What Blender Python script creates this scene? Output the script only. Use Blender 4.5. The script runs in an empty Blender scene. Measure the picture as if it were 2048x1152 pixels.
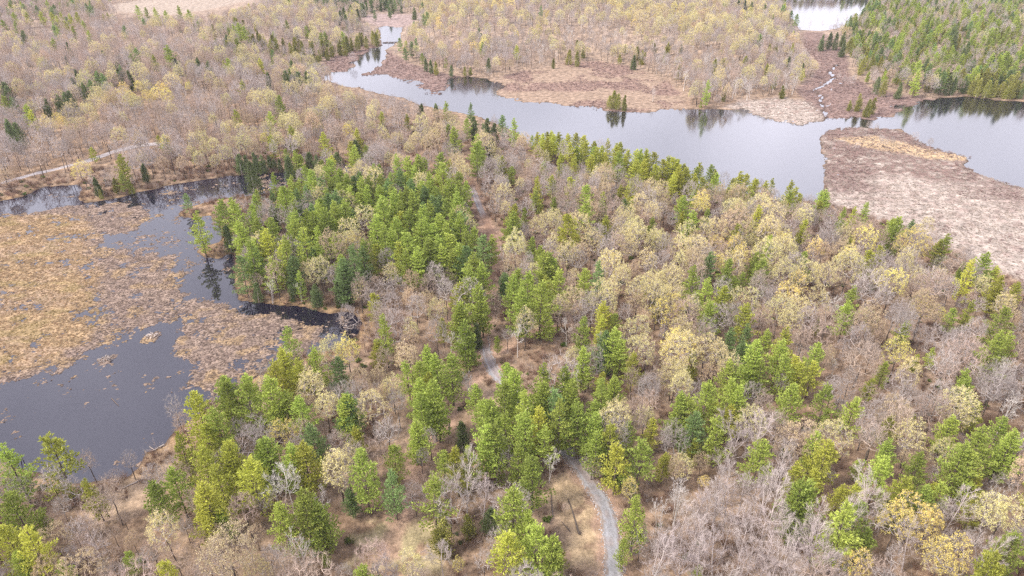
import bpy, math, random
import numpy as np
from mathutils import Vector

R = math.radians
random.seed(7)
rng = np.random.default_rng(11)
scene = bpy.context.scene
COL = scene.collection

# ------------------------------------------------------------------ camera
CAM_H, PITCH = 105.0, R(30.0)
cam_d = bpy.data.cameras.new("camera")
cam_d.lens, cam_d.sensor_width = 24.0, 36.0
cam_d.clip_start, cam_d.clip_end = 1.0, 8000.0
cam = bpy.data.objects.new("camera", cam_d)
cam.location = (0, 0, CAM_H)
cam.rotation_euler = (math.pi / 2 - PITCH, 0, 0)
COL.objects.link(cam)
scene.camera = cam

# ------------------------------------------------------------------ light: bright thin overcast
SUN_EL, SUN_AZ = R(48), R(250)          # azimuth clockwise from +Y: behind the camera and to its left
world = bpy.data.worlds.new("World")
scene.world = world
world.use_nodes = True
wn, wl = world.node_tree.nodes, world.node_tree.links
wn.clear()
w_out = wn.new("ShaderNodeOutputWorld")
w_bg = wn.new("ShaderNodeBackground")
w_bg.inputs["Strength"].default_value = 0.066
w_sky = wn.new("ShaderNodeTexSky")
w_sky.sky_type = "NISHITA"
w_sky.sun_disc = False
w_sky.sun_elevation, w_sky.sun_rotation = SUN_EL, SUN_AZ
w_sky.air_density, w_sky.dust_density, w_sky.ozone_density = 1.0, 2.0, 1.0
w_tc = wn.new("ShaderNodeTexCoord")
w_no = wn.new("ShaderNodeTexNoise")
w_no.inputs["Scale"].default_value = 2.2
w_no.inputs["Detail"].default_value = 3.0
w_ra = wn.new("ShaderNodeMapRange")
w_ra.inputs["From Min"].default_value, w_ra.inputs["From Max"].default_value = 0.3, 0.7
w_ra.inputs["To Min"].default_value, w_ra.inputs["To Max"].default_value = 0.72, 0.95
w_mix = wn.new("ShaderNodeMix")
w_mix.data_type = "RGBA"
w_mix.inputs["B"].default_value = (11.6, 11.2, 12.6, 1)     # thin white cloud
wl.new(w_tc.outputs["Generated"], w_no.inputs["Vector"])
wl.new(w_no.outputs["Fac"], w_ra.inputs["Value"])
w_sep, w_th, w_mu = wn.new("ShaderNodeSeparateXYZ"), wn.new("ShaderNodeMapRange"), wn.new("ShaderNodeMath")
wl.new(w_tc.outputs["Generated"], w_sep.inputs[0])
wl.new(w_sep.outputs["Z"], w_th.inputs["Value"])
w_th.inputs["From Min"].default_value, w_th.inputs["From Max"].default_value = 0.1, 0.9
w_th.inputs["To Min"].default_value, w_th.inputs["To Max"].default_value = 1.0, 0.5
w_mu.operation = "MULTIPLY"
wl.new(w_ra.outputs["Result"], w_mu.inputs[0])
wl.new(w_th.outputs["Result"], w_mu.inputs[1])
wl.new(w_mu.outputs[0], w_mix.inputs["Factor"])
w_n2, w_r2, w_cc = wn.new("ShaderNodeTexNoise"), wn.new("ShaderNodeMapRange"), wn.new("ShaderNodeVectorMath")
w_n2.inputs["Scale"].default_value, w_n2.inputs["Detail"].default_value = 3.1, 4.0
w_r2.inputs["From Min"].default_value, w_r2.inputs["From Max"].default_value = 0.35, 0.65
w_r2.inputs["To Min"].default_value, w_r2.inputs["To Max"].default_value = 0.8, 1.22
wl.new(w_tc.outputs["Generated"], w_n2.inputs["Vector"])
wl.new(w_n2.outputs["Fac"], w_r2.inputs["Value"])
w_cc.operation = "SCALE"
w_cc.inputs[0].default_value = (11.6, 11.2, 12.6)
wl.new(w_r2.outputs["Result"], w_cc.inputs["Scale"])
wl.new(w_cc.outputs[0], w_mix.inputs["B"])
wl.new(w_sky.outputs["Color"], w_mix.inputs["A"])
wl.new(w_mix.outputs["Result"], w_bg.inputs["Color"])
wl.new(w_bg.outputs["Background"], w_out.inputs["Surface"])

sun_d = bpy.data.lights.new("sun", "SUN")
sun_d.energy, sun_d.angle, sun_d.color = 1.5, R(10), (1.0, 0.94, 0.85)
sun = bpy.data.objects.new("sun", sun_d)
sdir = Vector((math.sin(SUN_AZ) * math.cos(SUN_EL), math.cos(SUN_AZ) * math.cos(SUN_EL), math.sin(SUN_EL)))
sun.rotation_euler = sdir.to_track_quat("Z", "Y").to_euler()
sun.location = (0, 0, 300)
COL.objects.link(sun)

vs = scene.view_settings
vs.view_transform, vs.look, vs.gamma, vs.use_curve_mapping = "Standard", "None", 1.0, False
vs.exposure = 1.54
scene.cycles.use_denoising = False
scene.cycles.filter_width = 1.35
HAZE = 0.00008

# ------------------------------------------------------------------ projection helpers (photo pixels, 2048 wide)
FPX = 2048 * 24.0 / 36.0
CP, SP = math.cos(PITCH), math.sin(PITCH)

def unproj(px, py, z=0.0):
    px, py = np.asarray(px, float), np.asarray(py, float)
    u, v = (px - 1024) / FPX, (576 - py) / FPX
    dx, dy, dz = u, CP + v * SP, -SP + v * CP
    t = (z - CAM_H) / dz
    return dx * t, dy * t

def proj(x, y, z):
    x, y, z = np.asarray(x, float), np.asarray(y, float), np.asarray(z, float) - CAM_H
    d = y * CP - z * SP
    return 1024 + FPX * x / d, 576 - FPX * (y * SP + z * CP) / d, d

def P(*pts):                     # a ground polygon or line given by where its corners stand in the view
    a = np.array(pts, float)
    x, y = unproj(a[:, 0], a[:, 1], 0.0)
    return np.stack([x, y], 1)

# ------------------------------------------------------------------ noise and polygons
_perm = np.random.default_rng(3).random((256, 256))

def vnoise(x, y, seed=0):
    x = np.asarray(x, float) + seed * 37.31
    y = np.asarray(y, float) + seed * 71.77
    xi, yi = np.floor(x).astype(int), np.floor(y).astype(int)
    fx, fy = x - xi, y - yi
    fx, fy = fx * fx * (3 - 2 * fx), fy * fy * (3 - 2 * fy)
    a, b = _perm[xi & 255, yi & 255], _perm[(xi + 1) & 255, yi & 255]
    c, d = _perm[xi & 255, (yi + 1) & 255], _perm[(xi + 1) & 255, (yi + 1) & 255]
    return (a * (1 - fx) + b * fx) * (1 - fy) + (c * (1 - fx) + d * fx) * fy

def fbm(x, y, o=4, seed=0):
    s, a, t = 0.0, 0.5, 0.0
    for k in range(o):
        s = s + a * vnoise(np.asarray(x) * 2 ** k, np.asarray(y) * 2 ** k, seed + k)
        t += a
        a *= 0.5
    return s / t

def inside(poly, x, y):
    x, y = np.asarray(x, float), np.asarray(y, float)
    r = np.zeros(x.shape, bool)
    x0, y0 = poly[-1]
    for x1, y1 in poly:
        if y0 != y1:
            c = ((y1 > y) != (y0 > y)) & (x < (x0 - x1) * (y - y1) / (y0 - y1) + x1)
            r ^= c
        x0, y0 = x1, y1
    return r

def linedist(line, x, y, closed=False):
    x, y = np.asarray(x, float), np.asarray(y, float)
    best = np.full(x.shape, 1e12)
    n = len(line)
    for i in range(n if closed else n - 1):
        ax, ay = line[i]
        bx, by = line[(i + 1) % n]
        vx, vy = bx - ax, by - ay
        t = np.clip(((x - ax) * vx + (y - ay) * vy) / max(vx * vx + vy * vy, 1e-9), 0, 1)
        best = np.minimum(best, (x - ax - t * vx) ** 2 + (y - ay - t * vy) ** 2)
    return np.sqrt(best)

def sdist(poly, x, y):           # negative inside
    d = linedist(poly, x, y, True)
    return np.where(inside(poly, x, y), -d, d)

def sstep(a, b, v):
    t = np.clip((v - a) / (b - a), 0, 1)
    return t * t * (3 - 2 * t)

# ------------------------------------------------------------------ where things lie
POND = P((-260, 450), (-60, 425), (0, 402), (38, 394), (51, 391), (85, 374), (164, 369), (160, 386), (154, 400), (171, 406), (239, 395), (284, 382),
         (342, 371), (393, 362), (462, 352), (533, 347), (610, 340), (680, 328), (712, 332), (690, 352), (600, 366), (530, 388), (440, 398), (372, 414),
         (354, 431), (380, 436), (418, 432), (434, 443), (446, 460), (440, 484), (412, 492), (393, 503), (408, 513), (436, 518), (462, 508), (472, 512),
         (466, 560), (478, 602), (520, 605), (547, 608), (600, 613), (633, 622), (660, 628), (690, 624), (708, 626), (724, 645), (716, 672), (704, 690),
         (672, 698), (640, 705), (590, 715), (545, 735), (500, 760), (440, 800), (390, 830), (345, 864), (328, 891), (292, 908), (280, 932), (258, 952),
         (205, 962), (150, 968), (90, 950), (34, 935), (0, 915), (-60, 880), (-240, 840))
LAKE = P((757, 53), (805, 55), (800, 80), (786, 91), (772, 100), (771, 116), (762, 131), (721, 150), (770, 152), (824, 161), (840, 174), (871, 186), (902, 178),
         (905, 160), (935, 153), (975, 158), (1000, 172), (988, 187), (1039, 202), (1124, 209), (1193, 219), (1261, 224), (1313, 222), (1378, 219), (1440, 219),
         (1485, 222), (1553, 241), (1601, 250), (1652, 240), (1693, 239), (1782, 236), (1789, 226), (1827, 209), (1878, 197), (1936, 194), (1991, 201),
         (2048, 204), (2350, 210), (2500, 420), (2200, 395), (2048, 376), (1998, 363), (1964, 346), (1926, 331), (1941, 320), (1940, 311), (1888, 304),
         (1854, 288), (1827, 277), (1803, 258), (1741, 255), (1690, 257), (1663, 264), (1643, 275), (1642, 301), (1649, 321), (1652, 376), (1640, 402),
         (1560, 402), (1450, 388), (1300, 345), (1150, 312), (1080, 300), (1050, 288), (1030, 262), (954, 232), (885, 220), (850, 212), (800, 195),
         (714, 176), (678, 169), (650, 158), (628, 148), (660, 145), (690, 144), (711, 135), (706, 121), (714, 117), (764, 90), (763, 80))
FARPOND = P((1545, 6), (1566, 20), (1592, 45), (1598, 60), (1645, 62), (1705, 50), (1728, 26), (1745, 12), (1735, -2), (1550, -4))
SIDEPOOL = P((-60, 228), (10, 229), (24, 233), (8, 241), (-60, 244))
CREEK = P((1676, 130), (1659, 144), (1668, 157), (1648, 171), (1627, 180), (1645, 195), (1639, 204), (1649, 219), (1653, 243))
WATERS = (POND, LAKE, FARPOND, SIDEPOOL)

ISLE = P((1642, 262), (1690, 252), (1760, 254), (1830, 270), (1860, 284), (1890, 302), (1942, 309), (1944, 322), (1924, 332), (1968, 347), (2010, 366),
         (2060, 380), (2300, 420), (2400, 720), (2150, 610), (2048, 570), (1950, 525), (1850, 478), (1780, 450), (1700, 425), (1652, 405))
RED_E = P((640, 150), (625, 140), (690, 100), (755, 84), (764, 94), (720, 118), (708, 132), (690, 146))
RED_W = P((720, 152), (765, 128), (776, 100), (800, 118), (850, 138), (900, 150), (1000, 172), (990, 190), (860, 190), (820, 168))
RED_S = P((640, 160), (720, 176), (850, 205), (960, 224), (900, 185), (830, 158), (700, 150))
TAN_C = P((985, 160), (1060, 140), (1120, 128), (1190, 122), (1250, 132), (1330, 160), (1370, 195), (1378, 222), (1260, 228), (1130, 213), (1030, 203), (985, 190))
TAN_L = P((1450, 215), (1480, 203), (1560, 196), (1620, 205), (1655, 238), (1600, 254), (1550, 244), (1490, 226))
CREEK_M = P((1600, 66), (1640, 64), (1672, 80), (1690, 108), (1700, 150), (1745, 178), (1830, 196), (1880, 200), (1825, 213), (1788, 230), (1780, 240), (1650, 244),
            (1610, 205), (1590, 180), (1620, 160), (1640, 130), (1610, 100))
MEADOW = P((150, 22), (240, 8), (330, -8), (520, -22), (560, -10), (470, 8), (420, 20), (330, 32), (250, 26), (205, 14))
MEADOW2 = P((718, 34), (760, 28), (842, 29), (836, 44), (806, 56), (756, 54), (735, 45))
MARSHES = (ISLE, RED_E, RED_W, RED_S, TAN_C, TAN_L, CREEK_M, MEADOW, MEADOW2)
ISLE_DRY = P((1670, 277), (1740, 272), (1800, 283), (1860, 300), (1938, 312), (1936, 322), (1870, 318), (1790, 306), (1730, 296))
GRASS_R = P((1085, 1025), (1130, 985), (1165, 1000), (1195, 1060), (1208, 1110), (1212, 1175), (1110, 1180), (1125, 1100))
GRASS_L = P((715, 1090), (790, 1060), (880, 1075), (900, 1180), (690, 1180))
SHORE_G = P((200, 968), (262, 952), (292, 912), (330, 900), (340, 940), (270, 1030), (180, 1060))

ROAD = P((1226, 1200), (1224, 1170), (1221, 1120), (1216, 1082), (1206, 1046), (1184, 1010), (1153, 968), (1131, 938), (1116, 915), (1090, 880), (1052, 840), (1015, 800),
         (990, 770), (979, 742), (970, 712), (966, 688), (969, 650), (966, 619), (980, 575), (986, 530), (985, 490), (972, 460), (959, 430), (949, 400), (942, 380), (938, 350),
         (935, 330))
SIDE_TRACK = P((976, 728), (1020, 714), (1056, 701), (1097, 681), (1130, 662), (1160, 640))
LEAF_TRAIL = P((955, 770), (930, 800), (899, 828), (884, 878), (858, 925), (837, 963), (817, 1014), (800, 1070), (780, 1130))
LEFT_ROAD = P((-80, 388), (0, 372), (68, 351), (137, 337), (188, 325), (239, 311), (290, 303), (330, 300))

HILLS = [(250, 175, 60, 9), (950, 70, 80, 12), (1230, 60, 90, 12), (1470, 120, 45, 7), (420, 95, 70, 8), (80, 60, 80, 8), (1900, 70, 90, 6), (700, 215, 50, 4)]
HILLS = [(*[float(q) for q in unproj(a, b)], s, h) for a, b, s, h in HILLS]

def fields(x, y, warp=True):
    """distance to open water (negative in it) and distance to the low wet ground, both with ragged edges"""
    x, y = np.asarray(x, float), np.asarray(y, float)
    w = np.full(x.shape, 1e9)
    for p in WATERS:
        w = np.minimum(w, sdist(p, x, y))
    m = np.full(x.shape, 1e9)
    for p in MARSHES:
        m = np.minimum(m, sdist(p, x, y))
    if warp:
        far = sstep(180, 420, y)
        rag = (fbm(x / 9, y / 9, 4, 5) - 0.5) * (2.2 + 5 * far) + (vnoise(x / 1.3, y / 1.3, 9) - 0.5) * (1.0 + 1.2 * far)
        mf = sstep(2, -3, m)
        w = w + rag * (0.65 + 1.5 * mf)
        w = np.minimum(w, linedist(CREEK, x, y) - 0.75 + (vnoise(x / 2.5, y / 2.5, 19) - 0.4) * 1.9)
        m = m + (fbm(x / 12, y / 12, 3, 21) - 0.5) * 9
    return w, m

def ground_z(x, y, f=None):
    x, y = np.asarray(x, float), np.asarray(y, float)
    w, m = f if f is not None else fields(x, y)
    low = np.minimum(w, m)
    hill = sstep(0, 55, low)
    z = 0.28 + 0.035 * np.clip(w, 0, 8) + 2.4 * hill + (fbm(x / 60, y / 60, 3, 2) - 0.5) * 6.5 * hill + (fbm(x / 11, y / 11, 3, 4) - 0.5) * 0.9 * sstep(1, 10, low)
    for hx, hy, s, h in HILLS:
        z = z + hill * h * np.exp(-((x - hx) ** 2 + (y - hy) ** 2) / (2 * s * s))
    wet = 0.15 + (fbm(x / 4, y / 4, 3, 8) - 0.47) * 0.5 + (vnoise(x / 0.8, y / 0.8, 14) - 0.5) * 0.2 + 0.16 * sstep(4, 30, w)
    mf = sstep(1.5, -2.5, m)
    z = z * (1 - mf) + wet * mf
    return np.where(w > 0, np.minimum(z, 0.05 + w * 0.5), np.maximum(-1.0, w * 0.35))

# ------------------------------------------------------------------ materials
def new_mat(name):
    m = bpy.data.materials.new(name)
    m.use_nodes = True
    m.node_tree.nodes.clear()
    return m, m.node_tree.nodes, m.node_tree.links

def vary(n, l, color, dv=0.28, dh=0.01, island=0.4):
    """colour with a little variation from tree to tree and from spray to spray"""
    oi = n.new("ShaderNodeObjectInfo")
    ge = n.new("ShaderNodeNewGeometry")
    a = n.new("ShaderNodeMapRange")
    a.inputs["To Min"].default_value, a.inputs["To Max"].default_value = 1 - dv, 1 + dv
    l.new(oi.outputs["Random"], a.inputs["Value"])
    b = n.new("ShaderNodeMapRange")
    b.inputs["To Min"].default_value, b.inputs["To Max"].default_value = 1 - island, 1 + island
    l.new(ge.outputs["Random Per Island"], b.inputs["Value"])
    mu = n.new("ShaderNodeMath")
    mu.operation = "MULTIPLY"
    l.new(a.outputs["Result"], mu.inputs[0])
    l.new(b.outputs["Result"], mu.inputs[1])
    wn_ = n.new("ShaderNodeTexWhiteNoise")
    wn_.noise_dimensions = "1D"
    l.new(oi.outputs["Random"], wn_.inputs["W"])
    c = n.new("ShaderNodeMapRange")
    c.inputs["To Min"].default_value, c.inputs["To Max"].default_value = 0.5 - dh, 0.5 + dh
    l.new(wn_.outputs["Value"], c.inputs["Value"])
    h = n.new("ShaderNodeHueSaturation")
    h.inputs["Color"].default_value = (*color, 1)
    l.new(c.outputs["Result"], h.inputs["Hue"])
    l.new(mu.outputs["Value"], h.inputs["Value"])
    return h.outputs["Color"]

def leaf_mat(name, color, trans=0.2, **k):
    m, n, l = new_mat(name)
    c = vary(n, l, color, **k)
    d, t, mx, o = n.new("ShaderNodeBsdfDiffuse"), n.new("ShaderNodeBsdfTranslucent"), n.new("ShaderNodeMixShader"), n.new("ShaderNodeOutputMaterial")
    l.new(c, d.inputs["Color"])
    l.new(c, t.inputs["Color"])
    mx.inputs["Fac"].default_value = trans
    l.new(d.outputs[0], mx.inputs[1])
    l.new(t.outputs[0], mx.inputs[2])
    l.new(mx.outputs[0], o.inputs["Surface"])
    return m

def bark_mat(name, color, **k):
    m, n, l = new_mat(name)
    c = vary(n, l, color, **k)
    d, o = n.new("ShaderNodeBsdfDiffuse"), n.new("ShaderNodeOutputMaterial")
    l.new(c, d.inputs["Color"])
    l.new(d.outputs[0], o.inputs["Surface"])
    return m

M = dict(
    needle_g=leaf_mat("pine needles green", (0.385, 0.455, 0.100), dh=0.008),
    needle_y=leaf_mat("pine needles yellow green", (0.480, 0.495, 0.095), dh=0.008),
    needle_b=leaf_mat("pine needles blue green", (0.245, 0.340, 0.125), dh=0.008),
    cedar_o=leaf_mat("cedar sprays olive", (0.33, 0.325, 0.085)),
    cedar_d=leaf_mat("cedar sprays dark", (0.18, 0.225, 0.09)),
    bud_c=leaf_mat("cream buds", (0.72, 0.645, 0.29), dh=0.012, dv=0.15, island=0.25),
    bud_t=leaf_mat("tan buds", (0.60, 0.48, 0.29), dh=0.012, dv=0.15, island=0.25),
    bud_y=leaf_mat("yellow buds", (0.82, 0.70, 0.20), dh=0.012, dv=0.15, island=0.25),
    bark_p=bark_mat("pine bark", (0.16, 0.125, 0.105)),
    bark_g=bark_mat("grey bark", (0.44, 0.385, 0.355), dv=0.2),
    bark_k=bark_mat("pinkish brown bark", (0.45, 0.35, 0.285), dv=0.2),
    bark_a=bark_mat("pale aspen bark", (0.50, 0.43, 0.395), dv=0.12),
    bark_w=bark_mat("white birch bark", (0.60, 0.555, 0.51), dv=0.1),
    bark_d=bark_mat("dark trunk bark", (0.115, 0.092, 0.078)),
    brush=bark_mat("brown brush twigs", (0.26, 0.165, 0.115), dv=0.3),
    brush_r=bark_mat("red marsh twigs", (0.27, 0.185, 0.165), dv=0.3),
    sedge=leaf_mat("pale sedge", (0.42, 0.355, 0.30), trans=0.2),
    fen=leaf_mat("orange tan sedge", (0.36, 0.25, 0.145), trans=0.2, dh=.015),
    fen_b=leaf_mat("brown sedge", (0.25, 0.19, 0.15), trans=0.2),
    fen_g=leaf_mat("olive sedge", (0.29, 0.22, 0.09), trans=0.2),
    green_s=leaf_mat("green undergrowth", (0.11, 0.15, 0.03), trans=0.2),
    log=bark_mat("weathered log", (0.17, 0.135, 0.115)),
    log_p=bark_mat("pale dead wood", (0.45, 0.39, 0.35)),
    stone=bark_mat("pale stones", (0.40, 0.39, 0.39), island=0.4),
)

def attr_ground(name, bump, scale, mott=0.35):
    m, n, l = new_mat(name)
    at = n.new("ShaderNodeAttribute")
    at.attribute_name = "earth"
    tc = n.new("ShaderNodeTexCoord")
    n1, n2 = n.new("ShaderNodeTexNoise"), n.new("ShaderNodeTexNoise")
    n1.inputs["Scale"].default_value, n1.inputs["Detail"].default_value, n1.inputs["Roughness"].default_value = scale, 5, 0.7
    n2.inputs["Scale"].default_value, n2.inputs["Detail"].default_value = scale * 0.17, 4
    l.new(tc.outputs["Object"], n1.inputs["Vector"])
    l.new(tc.outputs["Object"], n2.inputs["Vector"])
    ad = n.new("ShaderNodeMath")
    ad.operation = "ADD"
    l.new(n1.outputs["Fac"], ad.inputs[0])
    l.new(n2.outputs["Fac"], ad.inputs[1])
    r = n.new("ShaderNodeMapRange")
    r.inputs["From Min"].default_value, r.inputs["From Max"].default_value = 0.7, 1.3
    r.inputs["To Min"].default_value, r.inputs["To Max"].default_value = 1 - mott, 1 + mott
    l.new(ad.outputs[0], r.inputs["Value"])
    h = n.new("ShaderNodeHueSaturation")
    l.new(at.outputs["Color"], h.inputs["Color"])
    l.new(r.outputs["Result"], h.inputs["Value"])
    d, o, b = n.new("ShaderNodeBsdfDiffuse"), n.new("ShaderNodeOutputMaterial"), n.new("ShaderNodeBump")
    b.inputs["Strength"].default_value, b.inputs["Distance"].default_value = bump, 0.25
    l.new(n1.outputs["Fac"], b.inputs["Height"])
    l.new(b.outputs["Normal"], d.inputs["Normal"])
    l.new(h.outputs["Color"], d.inputs["Color"])
    l.new(d.outputs[0], o.inputs["Surface"])
    return m

M["ground"] = attr_ground("leaf litter and soil", 0.9, 2.2, 0.55)
M["mat"] = attr_ground("floating sedge mat", 0.9, 2.4, 0.45)

def water_mat(name, rough, bump, ior, base):
    m, n, l = new_mat(name)
    p, o = n.new("ShaderNodeBsdfPrincipled"), n.new("ShaderNodeOutputMaterial")
    p.inputs["Base Color"].default_value = (*base, 1)
    p.inputs["Roughness"].default_value = rough
    p.inputs["IOR"].default_value = ior
    tc, nz, b = n.new("ShaderNodeTexCoord"), n.new("ShaderNodeTexNoise"), n.new("ShaderNodeBump")
    nz.inputs["Scale"].default_value, nz.inputs["Detail"].default_value = 0.9, 3
    l.new(tc.outputs["Object"], nz.inputs["Vector"])
    l.new(nz.outputs["Fac"], b.inputs["Height"])
    b.inputs["Strength"].default_value, b.inputs["Distance"].default_value = bump, 0.05
    l.new(b.outputs["Normal"], p.inputs["Normal"])
    l.new(p.outputs[0], o.inputs["Surface"])
    return m

M["pond"] = water_mat("still pond water", 0.03, 0.05, 1.75, (0.010, 0.008, 0.018))
M["lake"] = water_mat("rippled lake water", 0.10, 0.22, 4.0, (0.010, 0.009, 0.016))

def gravel_mat():
    m, n, l = new_mat("grey gravel")
    tc, nz, n2, rp = n.new("ShaderNodeTexCoord"), n.new("ShaderNodeTexNoise"), n.new("ShaderNodeTexNoise"), n.new("ShaderNodeValToRGB")
    nz.inputs["Scale"].default_value, nz.inputs["Detail"].default_value, nz.inputs["Roughness"].default_value = 3.5, 6, 0.8
    n2.inputs["Scale"].default_value, n2.inputs["Detail"].default_value = 0.35, 3
    at = n.new("ShaderNodeAttribute")
    at.attribute_name = "earth"
    l.new(tc.outputs["Object"], nz.inputs["Vector"])
    l.new(tc.outputs["Object"], n2.inputs["Vector"])
    rp.color_ramp.elements[0].position, rp.color_ramp.elements[1].position = 0.3, 0.72
    rp.color_ramp.elements[0].color, rp.color_ramp.elements[1].color = (0.62, 0.6, 0.58, 1), (1.25, 1.25, 1.27, 1)
    l.new(nz.outputs["Fac"], rp.inputs["Fac"])
    mx = n.new("ShaderNodeMix")
    mx.data_type, mx.blend_type = "RGBA", "MULTIPLY"
    mx.inputs["Factor"].default_value = 1
    l.new(at.outputs["Color"], mx.inputs["A"])
    l.new(rp.outputs["Color"], mx.inputs["B"])
    d, o, b = n.new("ShaderNodeBsdfDiffuse"), n.new("ShaderNodeOutputMaterial"), n.new("ShaderNodeBump")
    b.inputs["Strength"].default_value, b.inputs["Distance"].default_value = 0.7, 0.1
    l.new(nz.outputs["Fac"], b.inputs["Height"])
    l.new(b.outputs["Normal"], d.inputs["Normal"])
    l.new(mx.outputs["Result"], d.inputs["Color"])
    l.new(d.outputs[0], o.inputs["Surface"])
    return m

M["gravel"] = gravel_mat()

# ------------------------------------------------------------------ mesh helpers
def mesh_np(name, V, F, mats, midx=None, colors=None, smooth=False):
    V, F = np.asarray(V, np.float32), np.asarray(F, np.int32)
    me = bpy.data.meshes.new(name)
    k = F.shape[1]
    me.vertices.add(len(V))
    me.vertices.foreach_set("co", V.ravel())
    me.loops.add(len(F) * k)
    me.loops.foreach_set("vertex_index", F.ravel())
    me.polygons.add(len(F))
    me.polygons.foreach_set("loop_start", np.arange(len(F), dtype=np.int32) * k)
    for m in mats:
        me.materials.append(m)
    if midx is not None:
        me.polygons.foreach_set("material_index", np.asarray(midx, np.int32))
    if smooth:
        me.polygons.foreach_set("use_smooth", np.ones(len(F), bool))
    me.update(calc_edges=True)
    if colors is not None:
        a = me.attributes.new("earth", "FLOAT_COLOR", "POINT")
        a.data.foreach_set("color", np.concatenate([colors, np.ones((len(V), 1))], 1).astype(np.float32).ravel())
    return me

def link(name, me, parent=None, **props):
    o = bpy.data.objects.new(name, me)
    COL.objects.link(o)
    if parent:
        o.parent = parent
    for k, v in props.items():
        if v is not None:
            o[k] = v
    return o

# ------------------------------------------------------------------ ground
def lerp(a, b, t):
    t = np.asarray(t)[:, None]
    return a * (1 - t) + b * t

def ground_colour(x, y, f):
    w, m = f
    n1, n2, n3 = fbm(x / 14, y / 14, 4, 31), fbm(x / 2.6, y / 2.6, 4, 33), vnoise(x / 0.7, y / 0.7, 35)
    c = lerp(np.array([0.235, 0.158, 0.105]), np.array([0.325, 0.235, 0.165]), sstep(0.35, 0.65, n1 * 0.5 + n2 * 0.5))
    c = lerp(c, np.array([0.155, 0.10, 0.07]), sstep(0.6, 0.8, n2) * 0.6)
    c = lerp(c, np.array([0.42, 0.29, 0.19]), sstep(0.58, 0.7, n3) * 0.35)
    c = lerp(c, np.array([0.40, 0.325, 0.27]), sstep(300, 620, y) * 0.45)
    xw, yw = x + (fbm(x / 6, y / 6, 3, 41) - 0.5) * 6, y + (fbm(x / 6, y / 6, 3, 43) - 0.5) * 6
    def paint(poly, col, soft, amt=1.0, mod=None):
        nonlocal c
        t = sstep(soft, -soft, sdist(poly, xw, yw)) * amt
        if mod is not None:
            t = t * mod
        c = lerp(c, np.array(col), t)
    shore = sstep(6, 0.5, w) * sstep(280, 240, y)
    c = lerp(c, np.array([0.36, 0.235, 0.115]), shore * 0.7 * sstep(0.35, 0.6, n1 + 0.15))
    paint(GRASS_R, (0.46, 0.34, 0.205), 2.0, 0.85, sstep(0.3, 0.5, n2))
    paint(GRASS_L, (0.42, 0.36, 0.20), 2.0, 0.7, sstep(0.3, 0.55, n2))
    paint(SHORE_G, (0.46, 0.34, 0.23), 2.0, 0.8)
    red, tan, pale = (0.215, 0.15, 0.13), (0.31, 0.225, 0.165), (0.40, 0.335, 0.285)
    for p in (RED_E, RED_W, RED_S, CREEK_M):
        paint(p, red, 2.0, 0.95)
        paint(p, (0.30, 0.205, 0.17), 1.0, 0.7, sstep(0.5, 0.68, n2))
    paint(TAN_C, tan, 4.0)
    paint(TAN_C, (0.25, 0.165, 0.135), 2.0, 0.8, sstep(0.48, 0.62, fbm(x / 22, y / 22, 3, 51)))
    paint(TAN_L, pale, 2.0)
    paint(TAN_L, (0.28, 0.18, 0.15), 2.0, 0.6, sstep(0.55, 0.7, n2))
    paint(MEADOW, (0.37, 0.30, 0.24), 6.0)
    paint(MEADOW2, (0.33, 0.25, 0.225), 6.0)
    paint(ISLE, pale, 2.0)
    inner = sstep(2, -2, sdist(ISLE, xw, yw))
    ring = sstep(390, 305, 0) if False else sstep(36, 8, w) * inner
    c = lerp(c, np.array(red), ring * sstep(0.36, 0.56, n1 * 0.6 + n2 * 0.4) * 0.95)
    c = lerp(c, np.array([0.33, 0.25, 0.215]), inner * sstep(0.56, 0.7, n2) * 0.8)
    north = P((1630, 250), (1700, 245), (1860, 270), (1960, 310), (1960, 350), (1900, 372), (1800, 352), (1720, 350), (1660, 366), (1640, 330))
    t_n = sstep(3, -6, sdist(north, xw, yw)) * inner
    c = lerp(c, np.array([0.205, 0.135, 0.115]), t_n * sstep(0.3, 0.5, n2) * 0.9)
    paint(ISLE_DRY, (0.50, 0.36, 0.21), 1.5, 0.9)
    trail = np.minimum(np.minimum(linedist(SIDE_TRACK, x, y), linedist(LEAF_TRAIL, x, y)), linedist(ROAD, x, y) - 0.6)
    c = lerp(c, np.array([0.385, 0.255, 0.185]), sstep(3.2, 1.2, trail + (n2 - 0.5) * 3) * 0.8)
    c = lerp(c, np.array([0.075, 0.052, 0.038]), sstep(1.1, 0.0, w + (n2 - 0.5) * 1.6) * 0.9)
    return c * (0.85 + 0.3 * n3)[:, None]

NA, NR = 780, 600
az = np.linspace(R(-66), R(66), NA)
rr = 40 * (3600 / 40) ** np.linspace(0, 1, NR)
gx, gy = (rr[:, None] * np.sin(az)[None]).ravel(), (rr[:, None] * np.cos(az)[None]).ravel()
gf = fields(gx, gy)
gz = ground_z(gx, gy, gf)
ii = (np.arange(NR - 1)[:, None] * NA + np.arange(NA - 1)[None]).ravel()
GF = np.stack([ii, ii + 1, ii + NA + 1, ii + NA], 1)
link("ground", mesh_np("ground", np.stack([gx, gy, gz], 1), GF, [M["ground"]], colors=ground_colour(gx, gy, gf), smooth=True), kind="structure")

# water sheets (they run on a little under the banks)
def sheet(name, V, F, mat):
    return link(name, mesh_np(name, V, F, [mat]), kind="structure")

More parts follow.
